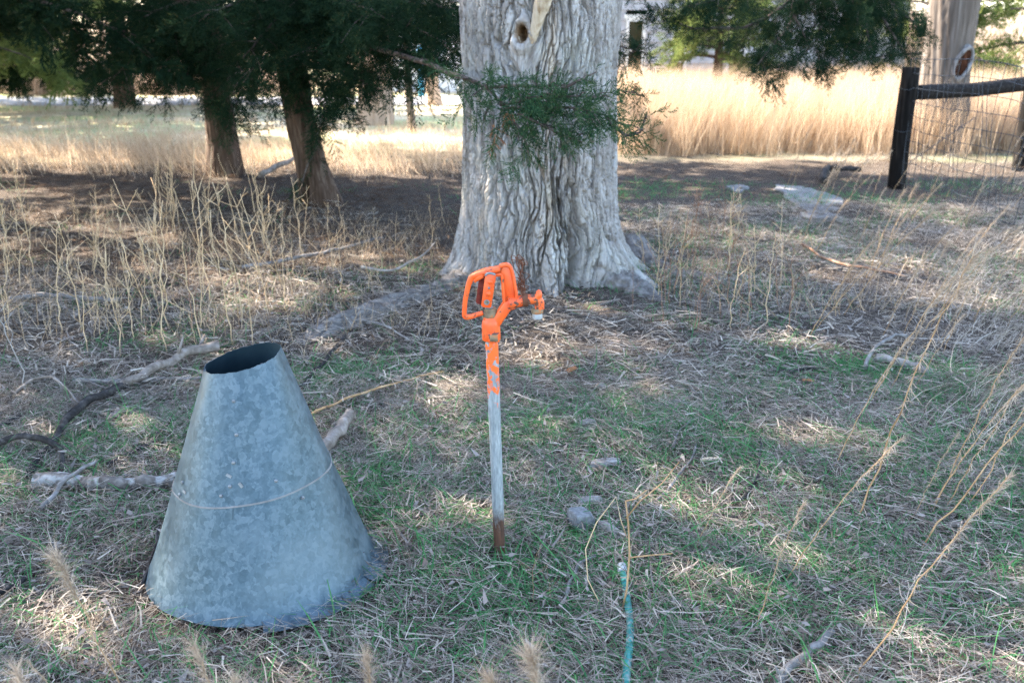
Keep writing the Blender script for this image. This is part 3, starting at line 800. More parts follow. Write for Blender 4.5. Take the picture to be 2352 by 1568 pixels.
# ------------------------------------------------------------------ red cedars
def spray(rs, L=.22, n=15, tip=.02, w=.0054):
    """a flat-ish fan of scale foliage: axis along +X"""
    base = []; d = []; ln = []; wd = []
    for k in range(n):
        t = (k + .5) / n; x = L * t; sd = 1 if k % 2 else -1
        bl = L * .42 * (1 - t) ** .7 + .025
        a = sd * rs.uniform(.5, .95); el = rs.normal(.1, .35)
        dv = np.array([math.cos(a) * math.cos(el), math.sin(a) * math.cos(el), math.sin(el)])
        b0 = np.array([x, 0, .012 * math.sin(t * 5) - .03 * t * t])
        m = max(3, int(bl / .012))
        for q in range(m):
            f = (q + .6) / m; pb = b0 + dv * bl * f
            for s2 in (-1, 1, 0):
                dd = dv + .55 * s2 * np.array([-dv[1], dv[0], .15]) + rs.normal(0, .16, 3)
                base.append(pb); d.append(dd / np.linalg.norm(dd)); ln.append(tip * rs.uniform(.6, 1.15)); wd.append(w * rs.uniform(.8, 1.4))
    base = np.array(base); d = np.array(d); N = len(base)
    side = unit(np.cross(d, rs.normal(0, 1, (N, 3))))
    return strips(base, d, rs.normal(0, .12, (N, 3)), np.array(ln), np.array(wd), side, 1, rs.rand(N), 2.5)
SPRAYS = [spray(np.random.RandomState(400 + k)) for k in range(8)]
SPRAYS_FAR = [spray(np.random.RandomState(420 + k), .34, 9, .06, .011) for k in range(5)]

def frame_eul(d, roll):
    q = Vector(d).to_track_quat('X', 'Z') @ Quaternion((1, 0, 0), roll)
    return q.to_euler()

def limb_geo(pts, r0, rnd, sprays, dens, spread=.34, size=1.0, twigs=8, bare_to=.25, droop=-.25):
    """wood of one limb; appends spray placements"""
    pts = [Vector(p) for p in pts]; n = len(pts) - 1
    def at(t):
        f = t * n; k = min(int(f), n - 1); return pts[k].lerp(pts[k + 1], f - k)
    L = sum((pts[k + 1] - pts[k]).length for k in range(n))
    mb = MB(); tt = [k / 9 for k in range(10)]
    path = [at(t) + Vector((rnd.uniform(-1, 1), rnd.uniform(-1, 1), rnd.uniform(-1, 1))) * .02 * L * .3 for t in tt]
    mb.tube(path, [r0 * (1 - t) ** .8 + .004 for t in tt], 7)
    for k in range(twigs):
        t = bare_to * .7 + (1 - bare_to * .7) * (k + rnd.random()) / twigs; t = min(t, .98)
        b = at(t); ax = (at(min(1, t + .08)) - at(max(0, t - .08))).normalized()
        sd = ax.cross(Vector((0, 0, 1))).normalized() * rnd.choice((-1, 1))
        d = (ax * rnd.uniform(.3, .9) + sd * rnd.uniform(.5, 1) + Vector((0, 0, rnd.uniform(-.5, .4)))).normalized()
        ln = spread * rnd.uniform(.8, 1.7) * (1.15 - .5 * t)
        e = b + d * ln + Vector((0, 0, droop * ln * .6)); mid = b + d * ln * .5
        mb.tube([b, mid, e], [r0 * .25 * (1 - t) + .004, .004, .002], 4)
        m = max(2, int(dens * ln * 18))
        for q in range(m):
            f = rnd.uniform(.15, 1.05); p = b.lerp(mid, f * 2) if f < .5 else mid.lerp(e, f * 2 - 1)
            p = p + Vector((rnd.gauss(0, 1), rnd.gauss(0, 1), rnd.gauss(0, 1))) * .05 * size
            dd = d + Vector((rnd.gauss(0, .55), rnd.gauss(0, .55), rnd.gauss(droop, .45)))
            sprays.append((p, frame_eul(dd, rnd.uniform(-1.2, 1.2)), size * rnd.uniform(.65, 1.2)))
    m = int(dens * L * 10)
    for q in range(m):
        t = bare_to + (1 - bare_to) * rnd.random() ** .8; p = at(min(t, 1)); ax = (at(min(1, t + .08)) - at(max(0, t - .08))).normalized()
        p = p + Vector((rnd.gauss(0, 1), rnd.gauss(0, 1), rnd.gauss(0, 1))) * .06 * size
        dd = ax * .8 + Vector((rnd.gauss(0, .6), rnd.gauss(0, .6), rnd.gauss(droop, .5)))
        sprays.append((p, frame_eul(dd, rnd.uniform(-1.2, 1.2)), size * rnd.uniform(.65, 1.2)))
    return mb

def bark_tube(path, rad, rows=90, sides=64, depth=.018, sd=0, mat='cedar_bark', flut=.10, stretch=.9):
    t = np.linspace(0, 1, rows); pa = np.array([tuple(p) for p in path]); kk = np.linspace(0, 1, len(path))
    pp = np.stack([np.interp(t, kk, pa[:, q]) for q in range(3)], -1)
    r = np.interp(t, kk, rad); mb = MB(); mb.tube(pp, r, sides)
    V = np.concatenate(mb.V); lv = np.arange(rows * sides) // sides; k = np.arange(rows * sides) % sides
    a = k / sides * 2 * math.pi
    ln = np.linalg.norm(np.diff(pp, axis=0), axis=1).sum(); zz = lv / rows * ln
    ca, sa = np.cos(a + .25 * zz), np.sin(a + .25 * zz)
    d = depth * (fbm(ca * 9 + sd + 20, sa * 9 + zz * stretch + 20, 501, 3) - .5) * 2 + flut * r[lv] * (np.sin(3 * a + .8 * zz + sd) * .5 + np.sin(5 * a + sd * 2) * .35)
    c = np.repeat(pp, sides, 0); o = V[:rows * sides] - c
    V[:rows * sides] = c + o * (1 + d / (np.linalg.norm(o, axis=1) + .01))[:, None]
    mb.V = [V]
    return mb

def put_crown(root, sprays, mat, far, sd):
    base = root.location
    pts = np.array([tuple(p - base) for p, e, s in sprays]); rot = np.array([tuple(e) for p, e, s in sprays]); scl = np.array([s for p, e, s in sprays])
    return scatter('crown', SPRAYS_FAR if far else SPRAYS, pts, rot, scl, [M[mat]], sd, root)

def shift(mb, v):
    mb.V = [a - np.array(tuple(v)) for a in mb.V]; return mb

def cedar(label, trunk, trad, sd, crown=(1.3, 7.5), radius=2.3, nl=34, dens=1.0, mat='cedar', far=False, extra=(), trunk_mat='cedar_bark', size=1.0, low=None, group=None, sides=64, rows=90, skip=None, flut=.17, bough=(), bough_mat='cedar_mid'):
    """trunk: list of points; extra: limbs given as (points, r0, density, spread, bare)"""
    rnd = random.Random(sd); base = Vector(trunk[0])
    root = link('cedar_tree', None, None, label, 'tree', group, loc=base)
    mb = bark_tube(trunk, trad, rows, sides, .022, sd, trunk_mat, flut)
    link('trunk', shift(mb, base).mesh('trunk', [M[trunk_mat]]), root)
    sprays = []
    def axis(z):
        for a, b in zip(trunk, trunk[1:]):
            a = Vector(a); b = Vector(b)
            if a.z <= z <= b.z: return a.lerp(b, (z - a.z) / max(1e-6, b.z - a.z))
        return Vector(trunk[-1])
    ztop = crown[1]
    for k in range(nl):
        f = (k + rnd.random()) / nl; z = crown[0] + (ztop - crown[0]) * f
        az = k * 2.4 + rnd.uniform(-.5, .5)
        L = radius * (1 - .80 * f) * rnd.uniform(.75, 1.15) * (.75 + .5 * min(1, f * 5))
        b = axis(z + .25)
        if skip and skip(az, z): continue
        rise = rnd.uniform(-.05, .35)
        pts = [b + Vector((math.cos(az + .15 * t) * L * t, math.sin(az + .15 * t) * L * t, L * rise * t - .30 * L * t * t * (1 - f))) for t in (0, .25, .5, .75, 1)]
        if low is not None:
            for p in pts: p.z = max(p.z, low)
        m = limb_geo(pts, .03 * (1.2 - f), rnd, sprays, dens, .42 * (1 if not far else 1.3), size, 8 if not far else 6)
        link('limb', shift(m, base).mesh('limb', [M['limb']]), root)
    for pts, r0, dn, spd, bare_to, tw, sz in extra:
        m = limb_geo(pts, r0, rnd, sprays, dn, spd, sz, tw, bare_to)
        link('limb', shift(m, base).mesh('limb', [M['limb']]), root)
    put_crown(root, sprays, mat, far, sd)
    sp2 = []
    for pts, r0, dn, spd, bare_to, tw, sz in bough:
        m = limb_geo(pts, r0, rnd, sp2, dn, spd, sz, tw, bare_to)
        link('limb', shift(m, base).mesh('limb', [M['limb']]), root)
    if sp2:
        o = put_crown(root, sp2, bough_mat, False, sd + 1); o.name = 'bough_foliage'
    return root, len(sprays)

g1 = G(520, 402); g2 = G(748, 468)
def up_path(g, uv, Ys):
    return [Vector((g.x, g.y, g.z - .12))] + [P(u, v, Y) for (u, v), Y in zip(uv, Ys)]
t1 = up_path(g1, [(512, 330), (496, 230), (486, 120), (480, 20)], [g1.y] * 4); t1 += [t1[-1] + Vector((-.2, 0, 2)), t1[-1] + Vector((-.3, .1, 5.5))]
t2 = up_path(g2, [(718, 380), (690, 270), (668, 150), (655, 30)], [g2.y] * 4); t2 += [t2[-1] + Vector((-.25, 0, 2)), t2[-1] + Vector((-.3, .1, 5.2))]
COUNT = 0
feature = ([Vector(t2[4]) + Vector((.05, 0, -.05)), P(800, 95, 9.0), P(960, 130, 7.6), P(1062, 172, 6.0), P(1110, 205, 5.75), P(1160, 248, 5.55)], .024, .35, .2, .3, 5, .8)
fr = random.Random(8)
def fan(uv, Y, dens=3.2, sz=.62, tw=7, spd=.13, r0=.006, bare=.02):
    return ([P(u, v, y) for (u, v), y in zip(uv, Y)], r0, dens * .55, spd, bare, tw, sz)
feat = [feature,
        fan([(1075, 182), (1095, 195), (1120, 205)], [5.95, 5.9, 5.85], 3.2, .5, 3, .09),
        fan([(1112, 205), (1170, 195), (1240, 200), (1310, 195)], [5.7, 5.6, 5.5, 5.45], 3.0, .6, 8, .12),
        fan([(1150, 240), (1220, 225), (1300, 222), (1390, 222)], [5.6, 5.5, 5.4, 5.35], 3.4, .62, 9, .13),
        fan([(1160, 248), (1240, 250), (1310, 248), (1380, 262), (1440, 290)], [5.5, 5.42, 5.35, 5.3, 5.28], 3.6, .62, 11, .14),
        fan([(1150, 250), (1180, 280), (1200, 310), (1215, 345)], [5.5, 5.45, 5.4, 5.4], 3.4, .58, 7, .12),
        fan([(1190, 262), (1250, 290), (1290, 310), (1320, 320)], [5.45, 5.4, 5.35, 5.3], 3.2, .58, 7, .12),
        fan([(1130, 235), (1118, 255), (1112, 275)], [5.6, 5.6, 5.6], 2.4, .5, 3, .08),
        fan([(1400, 285), (1440, 312), (1470, 305), (1486, 262)], [5.3, 5.25, 5.25, 5.25], 3.2, .46, 5, .07),
        fan([(1290, 205), (1330, 185), (1370, 165)], [5.4, 5.4, 5.4], 2.0, .4, 2, .06)]
low2 = [([Vector(t2[4]), P(900, 60, 9.6), P(1150, 60, 9.0), P(1380, 95, 8.6), P(1478, 118, 8.5)], 0.02, .45, .2, .55, 5, .9),
        ([P(1380, 95, 8.6), P(1410, 205, 8.4), P(1462, 214, 8.3)], .008, 1.3, .12, .35, 3, .7),
        ([P(1390, 100, 8.6), P(1440, 130, 8.5), P(1480, 100, 8.5)], .01, 1.6, .12, .05, 5, .8)]
for (u0, v0), (u1, v1), (u2, v2), Y0, Y1, dn in [((660, 30), (780, 60), (900, 130), 10.2, 8.6, 2.0), ((668, 120), (760, 150), (870, 205), 10.2, 8.8, 1.6), ((655, 20), (820, 20), (1010, 60), 10.2, 8.0, 2.2),
                                                 ((660, 60), (850, 90), (1030, 150), 10.2, 7.6, 2.2), ((655, 20), (640, 40), (560, 130), 10.2, 8.9, 1.8), ((660, 30), (620, 90), (560, 190), 10.2, 9.4, 1.5),
                                                 ((672, 160), (735, 190), (765, 275), 10.2, 9.7, 1.5), ((665, 140), (800, 170), (920, 160), 10.2, 8.6, 1.6), ((655, 10), (760, -20), (880, 40), 10.2, 7.6, 2.0),
                                                 ((655, 10), (600, -20), (470, 40), 10.2, 8.6, 1.8), ((655, 30), (700, 40), (740, 130), 10.2, 8.8, 1.8), ((655, 10), (900, 0), (1045, 20), 10.2, 7.2, 2.2),
                                                 ((655, 10), (900, 40), (1040, 110), 10.2, 7.4, 2.0)]:
    low2.append(([P(u0, v0, Y0), P(u1, v1, (Y0 + Y1) / 2), P(u2, v2, Y1)], .02, dn, .36, .12, 9, 1.0))
low2 += [fan([(735, 290), (730, 330), (715, 360), (700, 395), (690, 440)], [9.7] * 5, 1.8, .7, 5, .12, .008, .25),
         fan([(720, 215), (745, 250), (740, 270)], [9.6] * 3, 3, .8, 4, .14)]
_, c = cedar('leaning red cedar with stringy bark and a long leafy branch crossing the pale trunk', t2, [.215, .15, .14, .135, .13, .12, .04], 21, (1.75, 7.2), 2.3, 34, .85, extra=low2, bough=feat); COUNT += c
lt = [o for o in COL.objects if o.get('label', '').startswith('leaning red cedar')][0]
for (u, v, L_) in ((1133, 300, .17), (1170, 272, .07)):
    p = P(u, v - 20, 5.4); v_, f_, t_ = spray(np.random.RandomState(int(u)), L_, 9, .02, .006); q_ = Vector((.08, -.05, -1)).to_track_quat('X', 'Z').to_matrix()
    V = np.array([tuple(q_ @ Vector(a) + p - lt.location) for a in v_])
    o_ = link('dead_spray', np_mesh('dead_spray', V, f_, t_, [M['dead_cedar']]), lt); o_['label'] = 'rusty brown dead spray hanging from the branch'; o_['kind'] = 'stuff'
low1 = []
for (u0, v0), (u1, v1), (u2, v2), Y0, Y1, dn in [((480, 30), (400, 60), (300, 130), 12.1, 11.0, 1.8), ((485, 60), (430, 100), (370, 190), 12.1, 11.0, 1.7), ((485, 80), (520, 110), (560, 170), 12.1, 11.2, 1.6),
                                                 ((480, 20), (330, 30), (210, 90), 12.1, 10.5, 1.8), ((488, 130), (530, 180), (545, 250), 12.1, 11.7, 1.6), ((480, 20), (560, 40), (600, 90), 12.1, 11.3, 2.0),
                                                 ((485, 100), (440, 140), (420, 200), 12.1, 11.3, 1.6), ((480, 10), (420, 0), (330, 40), 12.1, 10.2, 2.0), ((480, 10), (380, 60), (250, 190), 12.1, 10.8, 1.5)]:
    low1.append(([P(u0, v0, Y0), P(u1, v1, (Y0 + Y1) / 2), P(u2, v2, Y1)], .02, dn, .36, .12, 9, 1.0))
low1 += [fan([(520, 225), (535, 250), (540, 290)], [11.7] * 3, 3, .9, 5, .16)]
_, c = cedar('upright red cedar with a fluted trunk, left of the leaning cedar', t1, [.235, .17, .155, .15, .145, .13, .04], 22, (1.75, 7.6), 2.5, 34, .85, extra=low1); COUNT += c
# cedars further left and behind
t3 = [Vector((-9.2, 24.2, -.1)), Vector((-9.15, 24.2, 1.5)), Vector((-9.1, 24.2, 3)), Vector((-9.1, 24.2, 9))]
_, c = cedar('dark red cedar standing behind, seen through the left foliage', t3, [.26, .17, .14, .04], 23, (.5, 9), 4.2, 70, .8, far=True, low=.3, size=1.3, sides=20, rows=24); COUNT += c
t4 = [Vector((-12.2, 20.0, -.1)), Vector((-12.2, 20.0, 2)), Vector((-12.2, 20.0, 8))]
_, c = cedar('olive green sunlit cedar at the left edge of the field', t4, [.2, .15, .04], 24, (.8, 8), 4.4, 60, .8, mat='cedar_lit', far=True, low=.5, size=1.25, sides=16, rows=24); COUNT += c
t5 = [Vector((-2.95, 14.4, -.1)), Vector((-3.0, 14.4, 2)), Vector((-3.0, 14.4, 10))]  # crown out of view, added to shade the ground right of the trunk
_, c = cedar('tall cedar added for shade, mostly hidden behind the leaning cedar', t5, [.14, .13, .04], 35, (2.6, 10), 2.9, 44, .9, far=True, low=2.4, sides=16, rows=24); COUNT += c
t5 = [Vector((-15.5, 27.5, -.1)), Vector((-15.5, 27.5, 2)), Vector((-15.5, 27.5, 8.5))]
_, c = cedar('far olive cedar at the extreme left', t5, [.2, .14, .04], 36, (.8, 8.5), 4.4, 44, .7, mat='cedar_lit', far=True, low=.5, size=1.4, sides=16, rows=24); COUNT += c
t5 = [Vector((-7.5, 13.3, -.1)), Vector((-7.5, 13.3, 2)), Vector((-7.5, 13.3, 8))]  # added to shade the left ground; its boughs join the left foliage
_, c = cedar('dark cedar added for shade at the left edge, boughs hanging over the field', t5, [.2, .14, .04], 37, (1.5, 8), 2.5, 40, .75, far=True, low=1.2, sides=16, rows=24); COUNT += c
# nearer cedars beside the camera: their shade falls over the yard
for lab, bx_, by_, hh, rad_, sd, z0, dn, low in [('near red cedar whose branch tips show in the top left corner', -5.3, 6.5, 8.5, 2.6, 26, 1.6, 1.3, 1.5),
                                                 ('cedar just outside the left edge, shading the yard', -6.0, 9.6, 9.5, 2.7, 27, 1.8, 2.2, 1.6),
                                                 ('cedar standing outside the view beside the camera, shading the cone', -6.7, 3.7, 9.0, 2.6, 25, 2.2, 1.2, 1.9),
                                                 ('dense cedar outside the view at the far left', -9.2, 7.2, 10.0, 3.0, 29, 1.8, 1.0, 1.6)]:
    t = [Vector((bx_, by_, -.1)), Vector((bx_, by_, 2)), Vector((bx_ + .1, by_, hh))]
    _, c = cedar(lab, t, [.24, .16, .04], sd, (z0, hh), rad_, 36, dn * .36, size=1.1, low=low, sides=16, rows=20, far=True); COUNT += c
# old trunk by the fence with a low branch hanging into the view
g8 = G(2158, 345)
t8 = [Vector((g8.x, g8.y, -.1)), P(2160, 290, g8.y), P(2168, 190, g8.y), P(2180, 90, g8.y), P(2192, 0, g8.y)]
t8 += [t8[-1] + Vector((.1, 0, 1.5)), t8[-1] + Vector((.1, 0, 5))]
low8 = []
top = t8[-2]
hub = P(1920, -140, 13.2)
low8.append(([t8[-2], P(2050, -200, 14.4), hub], .06, .3, .4, .5, 4, 1.1))
for uv, Y1, dn in [([(1920, -140), (1840, -20), (1740, 60), (1600, 70), (1515, 30)], 12, 1.7), ([(1920, -140), (1850, 10), (1780, 100), (1740, 150)], 12, 1.7), ([(1920, -140), (1900, 0), (1880, 90), (1800, 165)], 12.2, 1.8),
                   ([(1920, -140), (1940, 0), (1960, 80), (1930, 130)], 12.2, 1.8), ([(1920, -140), (1980, -20), (2040, 60), (2080, 130)], 12.4, 1.8), ([(1920, -140), (1990, -60), (2060, 20), (2110, 60)], 12.6, 1.8),
                   ([(1920, -140), (1800, -60), (1680, -10), (1560, 20)], 11.8, 2.0), ([(1920, -140), (1930, -40), (1990, 50), (2000, 110)], 12.2, 2.0), ([(1920, -140), (1860, -60), (1820, 30), (1860, 110)], 12.4, 2.0),
                   ([(1920, -140), (1960, -60), (1900, 10), (1950, 60)], 12.6, 2.0)]:
    ys_ = np.linspace(13.2, Y1, len(uv))
    low8.append(([P(u, v, y) for (u, v), y in zip(uv, ys_)], .028, dn, .34, .2, 9, 1.05))
_, c = cedar('old grey cedar trunk with a rotted hollow, behind the fence post', t8, [.46, .38, .345, .33, .34, .3, .1], 28, (3.6, 8.5), 2.4, 26, .6, trunk_mat='old_bark', extra=low8, sides=90, rows=110, flut=.06); COUNT += c
hr = bpy.data.objects['cedar_tree'] if False else None
old_tree = [o for o in COL.objects if o.get('label', '').startswith('old grey cedar')][0]
# rim and dark rotten wood of the hollow
hc = P(2211, 145, g8.y) - Vector((0, .375, 0)); hc.x -= .14
def ring(cx, cz, ax, az, n=40):
    return [(cx + ax * math.cos(2 * math.pi * k / n) * (1 + .12 * math.sin(4 * math.pi * k / n + 1)) + .06 * math.sin(2 * math.pi * k / n), cz + az * math.sin(2 * math.pi * k / n)) for k in range(n)]
mb = MB(); n = 40; V = []
for (ax, az, dy) in ((.15, .27, .10), (.135, .25, .01), (.112, .222, -.012), (.092, .195, -.005), (.082, .18, .03), (.07, .165, .12)):
    V += [(x, hc.y + dy + .35 * max(0, x - hc.x), z) for x, z in ring(hc.x, hc.z, ax, az)]
F = [(r * n + k, r * n + (k + 1) % n, (r + 1) * n + (k + 1) % n, (r + 1) * n + k) for r in range(5) for k in range(n)]
mb.add(V, F)
M['hollow_rim'] = m_wood('bleached_hollow_rim', (.07, .06, .052), (.17, .155, .145), (.30, .285, .27), (1, 1, .3), 14)
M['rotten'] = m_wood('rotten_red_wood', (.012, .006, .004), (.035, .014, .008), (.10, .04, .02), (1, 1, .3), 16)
link('hollow_rim', shift(mb, old_tree.location).mesh('hollow_rim', [M['hollow_rim']]), old_tree)
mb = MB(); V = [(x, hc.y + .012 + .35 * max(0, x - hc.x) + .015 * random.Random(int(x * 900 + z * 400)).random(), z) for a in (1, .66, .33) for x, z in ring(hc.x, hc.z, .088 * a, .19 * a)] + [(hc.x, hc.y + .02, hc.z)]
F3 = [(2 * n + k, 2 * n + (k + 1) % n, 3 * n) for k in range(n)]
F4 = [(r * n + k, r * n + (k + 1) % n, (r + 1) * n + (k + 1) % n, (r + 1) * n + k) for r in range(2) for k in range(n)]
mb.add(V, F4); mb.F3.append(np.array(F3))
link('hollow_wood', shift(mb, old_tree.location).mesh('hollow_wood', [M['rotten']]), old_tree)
# sunlit cedars and small trees far behind
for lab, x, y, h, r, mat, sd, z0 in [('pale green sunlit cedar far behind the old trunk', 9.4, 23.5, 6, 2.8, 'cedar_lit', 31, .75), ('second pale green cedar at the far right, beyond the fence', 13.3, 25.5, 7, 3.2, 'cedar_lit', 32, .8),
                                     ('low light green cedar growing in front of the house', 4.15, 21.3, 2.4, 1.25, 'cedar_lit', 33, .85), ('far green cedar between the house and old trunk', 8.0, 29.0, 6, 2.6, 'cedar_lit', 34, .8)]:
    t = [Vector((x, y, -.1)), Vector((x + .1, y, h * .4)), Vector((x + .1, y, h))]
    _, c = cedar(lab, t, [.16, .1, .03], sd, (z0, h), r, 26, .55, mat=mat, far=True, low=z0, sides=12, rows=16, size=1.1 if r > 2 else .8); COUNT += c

def broadleaf(label, uvs, Y, rad, sd, mat='old_bark'):
    """a bare or thinly leafed far tree: trunk with limbs"""
    pts = [P(u, v, Y) for u, v in uvs]; pts[0].z = -.05
    root = link('bare_tree', None, None, label, 'tree', loc=pts[0]); rnd = random.Random(sd)
    end = pts[-1]
    path = pts + [end + Vector((rnd.uniform(-.2, .2), 0, 1.2)), end + Vector((rnd.uniform(-.4, .4), 0, 2.6))]
    mb = bark_tube(path, [rad * 1.25] + [rad] * (len(pts) - 1) + [rad * .8, rad * .4], 40, 20, .01, sd, mat)
    link('trunk', shift(mb, pts[0]).mesh('trunk', [M[mat]]), root)
    for k in range(5):
        b = path[-1 - k % 2]; d = Vector((rnd.uniform(-1, 1), rnd.uniform(-1, 1), rnd.uniform(.4, 1.2))).normalized()
        m = MB(); m.tube([b, b + d * .8, b + d * 1.7 + Vector((0, 0, .3))], [rad * .45, rad * .3, rad * .1], 7)
        for q in range(5):
            bb = b + d * rnd.uniform(.5, 1.6); dd = Vector((rnd.uniform(-1, 1), rnd.uniform(-1, 1), rnd.uniform(.2, 1))).normalized()
            m.tube([bb, bb + dd * .7], [rad * .18, .006], 5)
        link('limb', shift(m, pts[0]).mesh('limb', [M['limb']]), root)
M['tan_bark'] = m_wood('tan_sunlit_bark', (.26, .17, .11), (.42, .30, .21), (.55, .42, .31), (1, 1, .1), 14)
broadleaf('stout tan trunk in the sunny field behind the leaning cedar', [(862, 262), (864, 200), (866, 100)], 19.5, .30, 41, 'tan_bark')
broadleaf('slender sapling trunk standing in the bright field', [(948, 288), (941, 240), (936, 150), (934, 100)], 17.6, .062, 42, 'old_bark')
broadleaf('reddish brown trunk in front of the white shed', [(1000, 245), (992, 200), (985, 120)], 25.0, .16, 43, 'tan_bark')

# far brush and woods that read as one mass
rs = np.random.RandomState(77)
nb = 900
bx = rs.uniform(-52, 2, nb); by = rs.uniform(29.3, 33, nb)
p = np.stack([bx, by, np.zeros(nb)], -1); rot = np.stack([rs.normal(0, .1, nb), rs.normal(0, .1, nb), rs.uniform(0, 6.28, nb)], -1)
k = ~((p[:, 0] > -7) & (p[:, 1] < 34)); p = p[k]; rot = rot[k]
scatter('roadside_brush', [patch_tall(np.random.RandomState(500 + k), 70, .3, .4, 1.3, .02, (0, 0), .3) for k in range(5)], p, rot, rs.uniform(.6, 1.3, len(p)), [M['brush']], 9,
        label='tan roadside brush beyond the gravel road', cat='brush')
nb = 420
bx = rs.uniform(-95, 95, nb); by = rs.uniform(55, 75, nb)
p = np.stack([bx, by, np.zeros(nb)], -1); rot = np.stack([rs.normal(0, .1, nb), rs.normal(0, .1, nb), rs.uniform(0, 6.28, nb)], -1)
scatter('far_woods', [patch_tall(np.random.RandomState(520 + k), 110, 1.0, 1.6, 5.2, .09, (0, 0), .35) for k in range(5)], p, rot, rs.uniform(.6, 1.2, len(p)), [M['brush']], 10,
        label='bare pinkish brown woods along the horizon', cat='woods')

# ------------------------------------------------------------------ house and shed
def house():
    Y = 25.0; x0, x1, zt = 2.45, 9.5, 3.3
    root = link('house', None, None, 'old white house with weathered siding and narrow windows behind tall grass', 'house', loc=(x0, Y, 0))
    def part(name, lo, hi, mat, parent=root):
        o = link(name, MB().box(lo, hi).mesh(name, [M[mat]], False), parent); return o
    def xa(u): return (P(u, 120, Y)).x - x0
    wins = [(xa(1436), xa(1481), .55, 2.02), (xa(1540), xa(1578), .30, 1.75), (xa(1668), xa(1715), .55, 2.02)]
    part('back_wall', (0, .3, 0), (x1 - x0, .4, zt), 'inside')
    part('side_wall', (0, .02, 0), (.08, 5, zt), 'siding'); part('side_wall', (x1 - x0 - .08, .02, 0), (x1 - x0, 5, zt), 'siding')
    bh = .245; n = int(zt / bh)
    for k in range(n):
        z = k * bh; segs = [(.085, x1 - x0 - .085)]
        for (a, b, c, d) in wins:
            if z + bh > c and z < d: segs = [q for s_ in segs for q in ((s_[0], min(s_[1], a)), (max(s_[0], b), s_[1])) if q[1] - q[0] > .02]
        for (a, b) in segs:
            m = MB(); m.add([(a, -.004, z + bh - .004), (b, -.004, z + bh - .004), (b, -.034, z), (a, -.034, z), (a, .03, z + bh - .004), (b, .03, z + bh - .004), (b, .03, z), (a, .03, z)],
                            [(0, 1, 2, 3)[::-1], (4, 5, 6, 7), (0, 4, 5, 1)[::-1], (3, 2, 6, 7)[::-1], (0, 3, 7, 4)[::-1], (1, 5, 6, 2)[::-1]])
            link('siding_board', m.mesh('siding_board', [M['siding']], False), root)
    part('corner_board', (-.10, -.05, 0), (.10, .015, zt), 'brown_board')
    for (a, b, c, d) in wins:
        w = link('window', MB().box((a + .002, .09, c + .002), (b - .002, .10, d - .002)).mesh('window', [M['glass']], False), root)
        for lo, hi in (((a, -.05, c), (a + .07, .12, d)), ((b - .07, -.05, c), (b, .12, d)), ((a + .07, -.05, d - .07), (b - .07, .12, d)), ((a - .04, -.07, c - .06), (b + .04, .12, c)), ((a - .05, -.06, d), (b + .05, .02, d + .09)), ((a + .07, .02, (c + d) / 2 - .025), (b - .07, .085, (c + d) / 2 + .025))):
            link('frame', MB().box(lo, hi).mesh('frame', [M['sash']], False), w)
    m = MB(); L = x1 - x0
    m.add([(-.3, -.35, zt - .05), (L + .3, -.35, zt - .05), (L + .3, 2.5, zt + 1.7), (-.3, 2.5, zt + 1.7), (-.3, 5.4, zt - .05), (L + .3, 5.4, zt - .05), (-.3, -.35, zt + .05), (L + .3, -.35, zt + .05), (L + .3, 2.5, zt + 1.8), (-.3, 2.5, zt + 1.8), (-.3, 5.4, zt + .05), (L + .3, 5.4, zt + .05)],
          [(0, 3, 2, 1), (3, 4, 5, 2), (6, 7, 8, 9), (9, 8, 11, 10), (0, 1, 7, 6), (4, 10, 11, 5), (0, 6, 9, 3), (3, 9, 10, 4), (1, 2, 8, 7), (2, 5, 11, 8)])
    link('roof', m.mesh('roof', [M['roofing']], False), root)
house()

def shed():
    Y = 31.0; x0 = P(850, 200, Y).x; x1 = P(1120, 200, Y).x
    root = link('shed', None, None, 'long low white metal shed beyond the field', 'shed', loc=(x0, Y, 0))
    L = x1 - x0; n = 12
    for k in range(n):
        a, b = L * k / n, L * (k + 1) / n
        m = MB(); m.box((a, 0, 0), (b - .012, .05, 2.6)); m.box((b - .06, -.025, .01), (b - .03, -.001, 2.59))
        link('wall_panel', m.mesh('wall_panel', [M['shed']], False), root)
    m = MB(); m.box((0, .052, 0), (.05, 4, 2.6)); link('side_wall', m.mesh('side_wall', [M['shed']], False), root)
    m = MB(); m.add([(-.2, -.3, 2.58), (L + .2, -.3, 2.58), (L + .2, 4.2, 3.3), (-.2, 4.2, 3.3), (-.2, -.3, 2.66), (L + .2, -.3, 2.66), (L + .2, 4.2, 3.38), (-.2, 4.2, 3.38)], [(0, 3, 2, 1), (4, 5, 6, 7), (0, 1, 5, 4), (1, 2, 6, 5), (2, 3, 7, 6), (3, 0, 4, 7)])
    link('roof', m.mesh('roof', [M['shed']], False), root)
shed()
bp = P(968, 230, 28.6)
m = MB(); m.lathe([(0, -.05), (.09, -.05), (.09, 1.3), (.07, 1.36), (0, 1.36)], (0, 0, 0), (0, 0, 1), 16); m.lathe([(.096, .9), (.1, .92), (.1, 1.0), (.096, 1.02)], (0, 0, 0), (0, 0, 1), 16)
link('blue_post', m.mesh('blue_post', [M['blue']]), None, 'slim blue post standing in front of the white shed', 'post', loc=(bp.x, bp.y, 0))

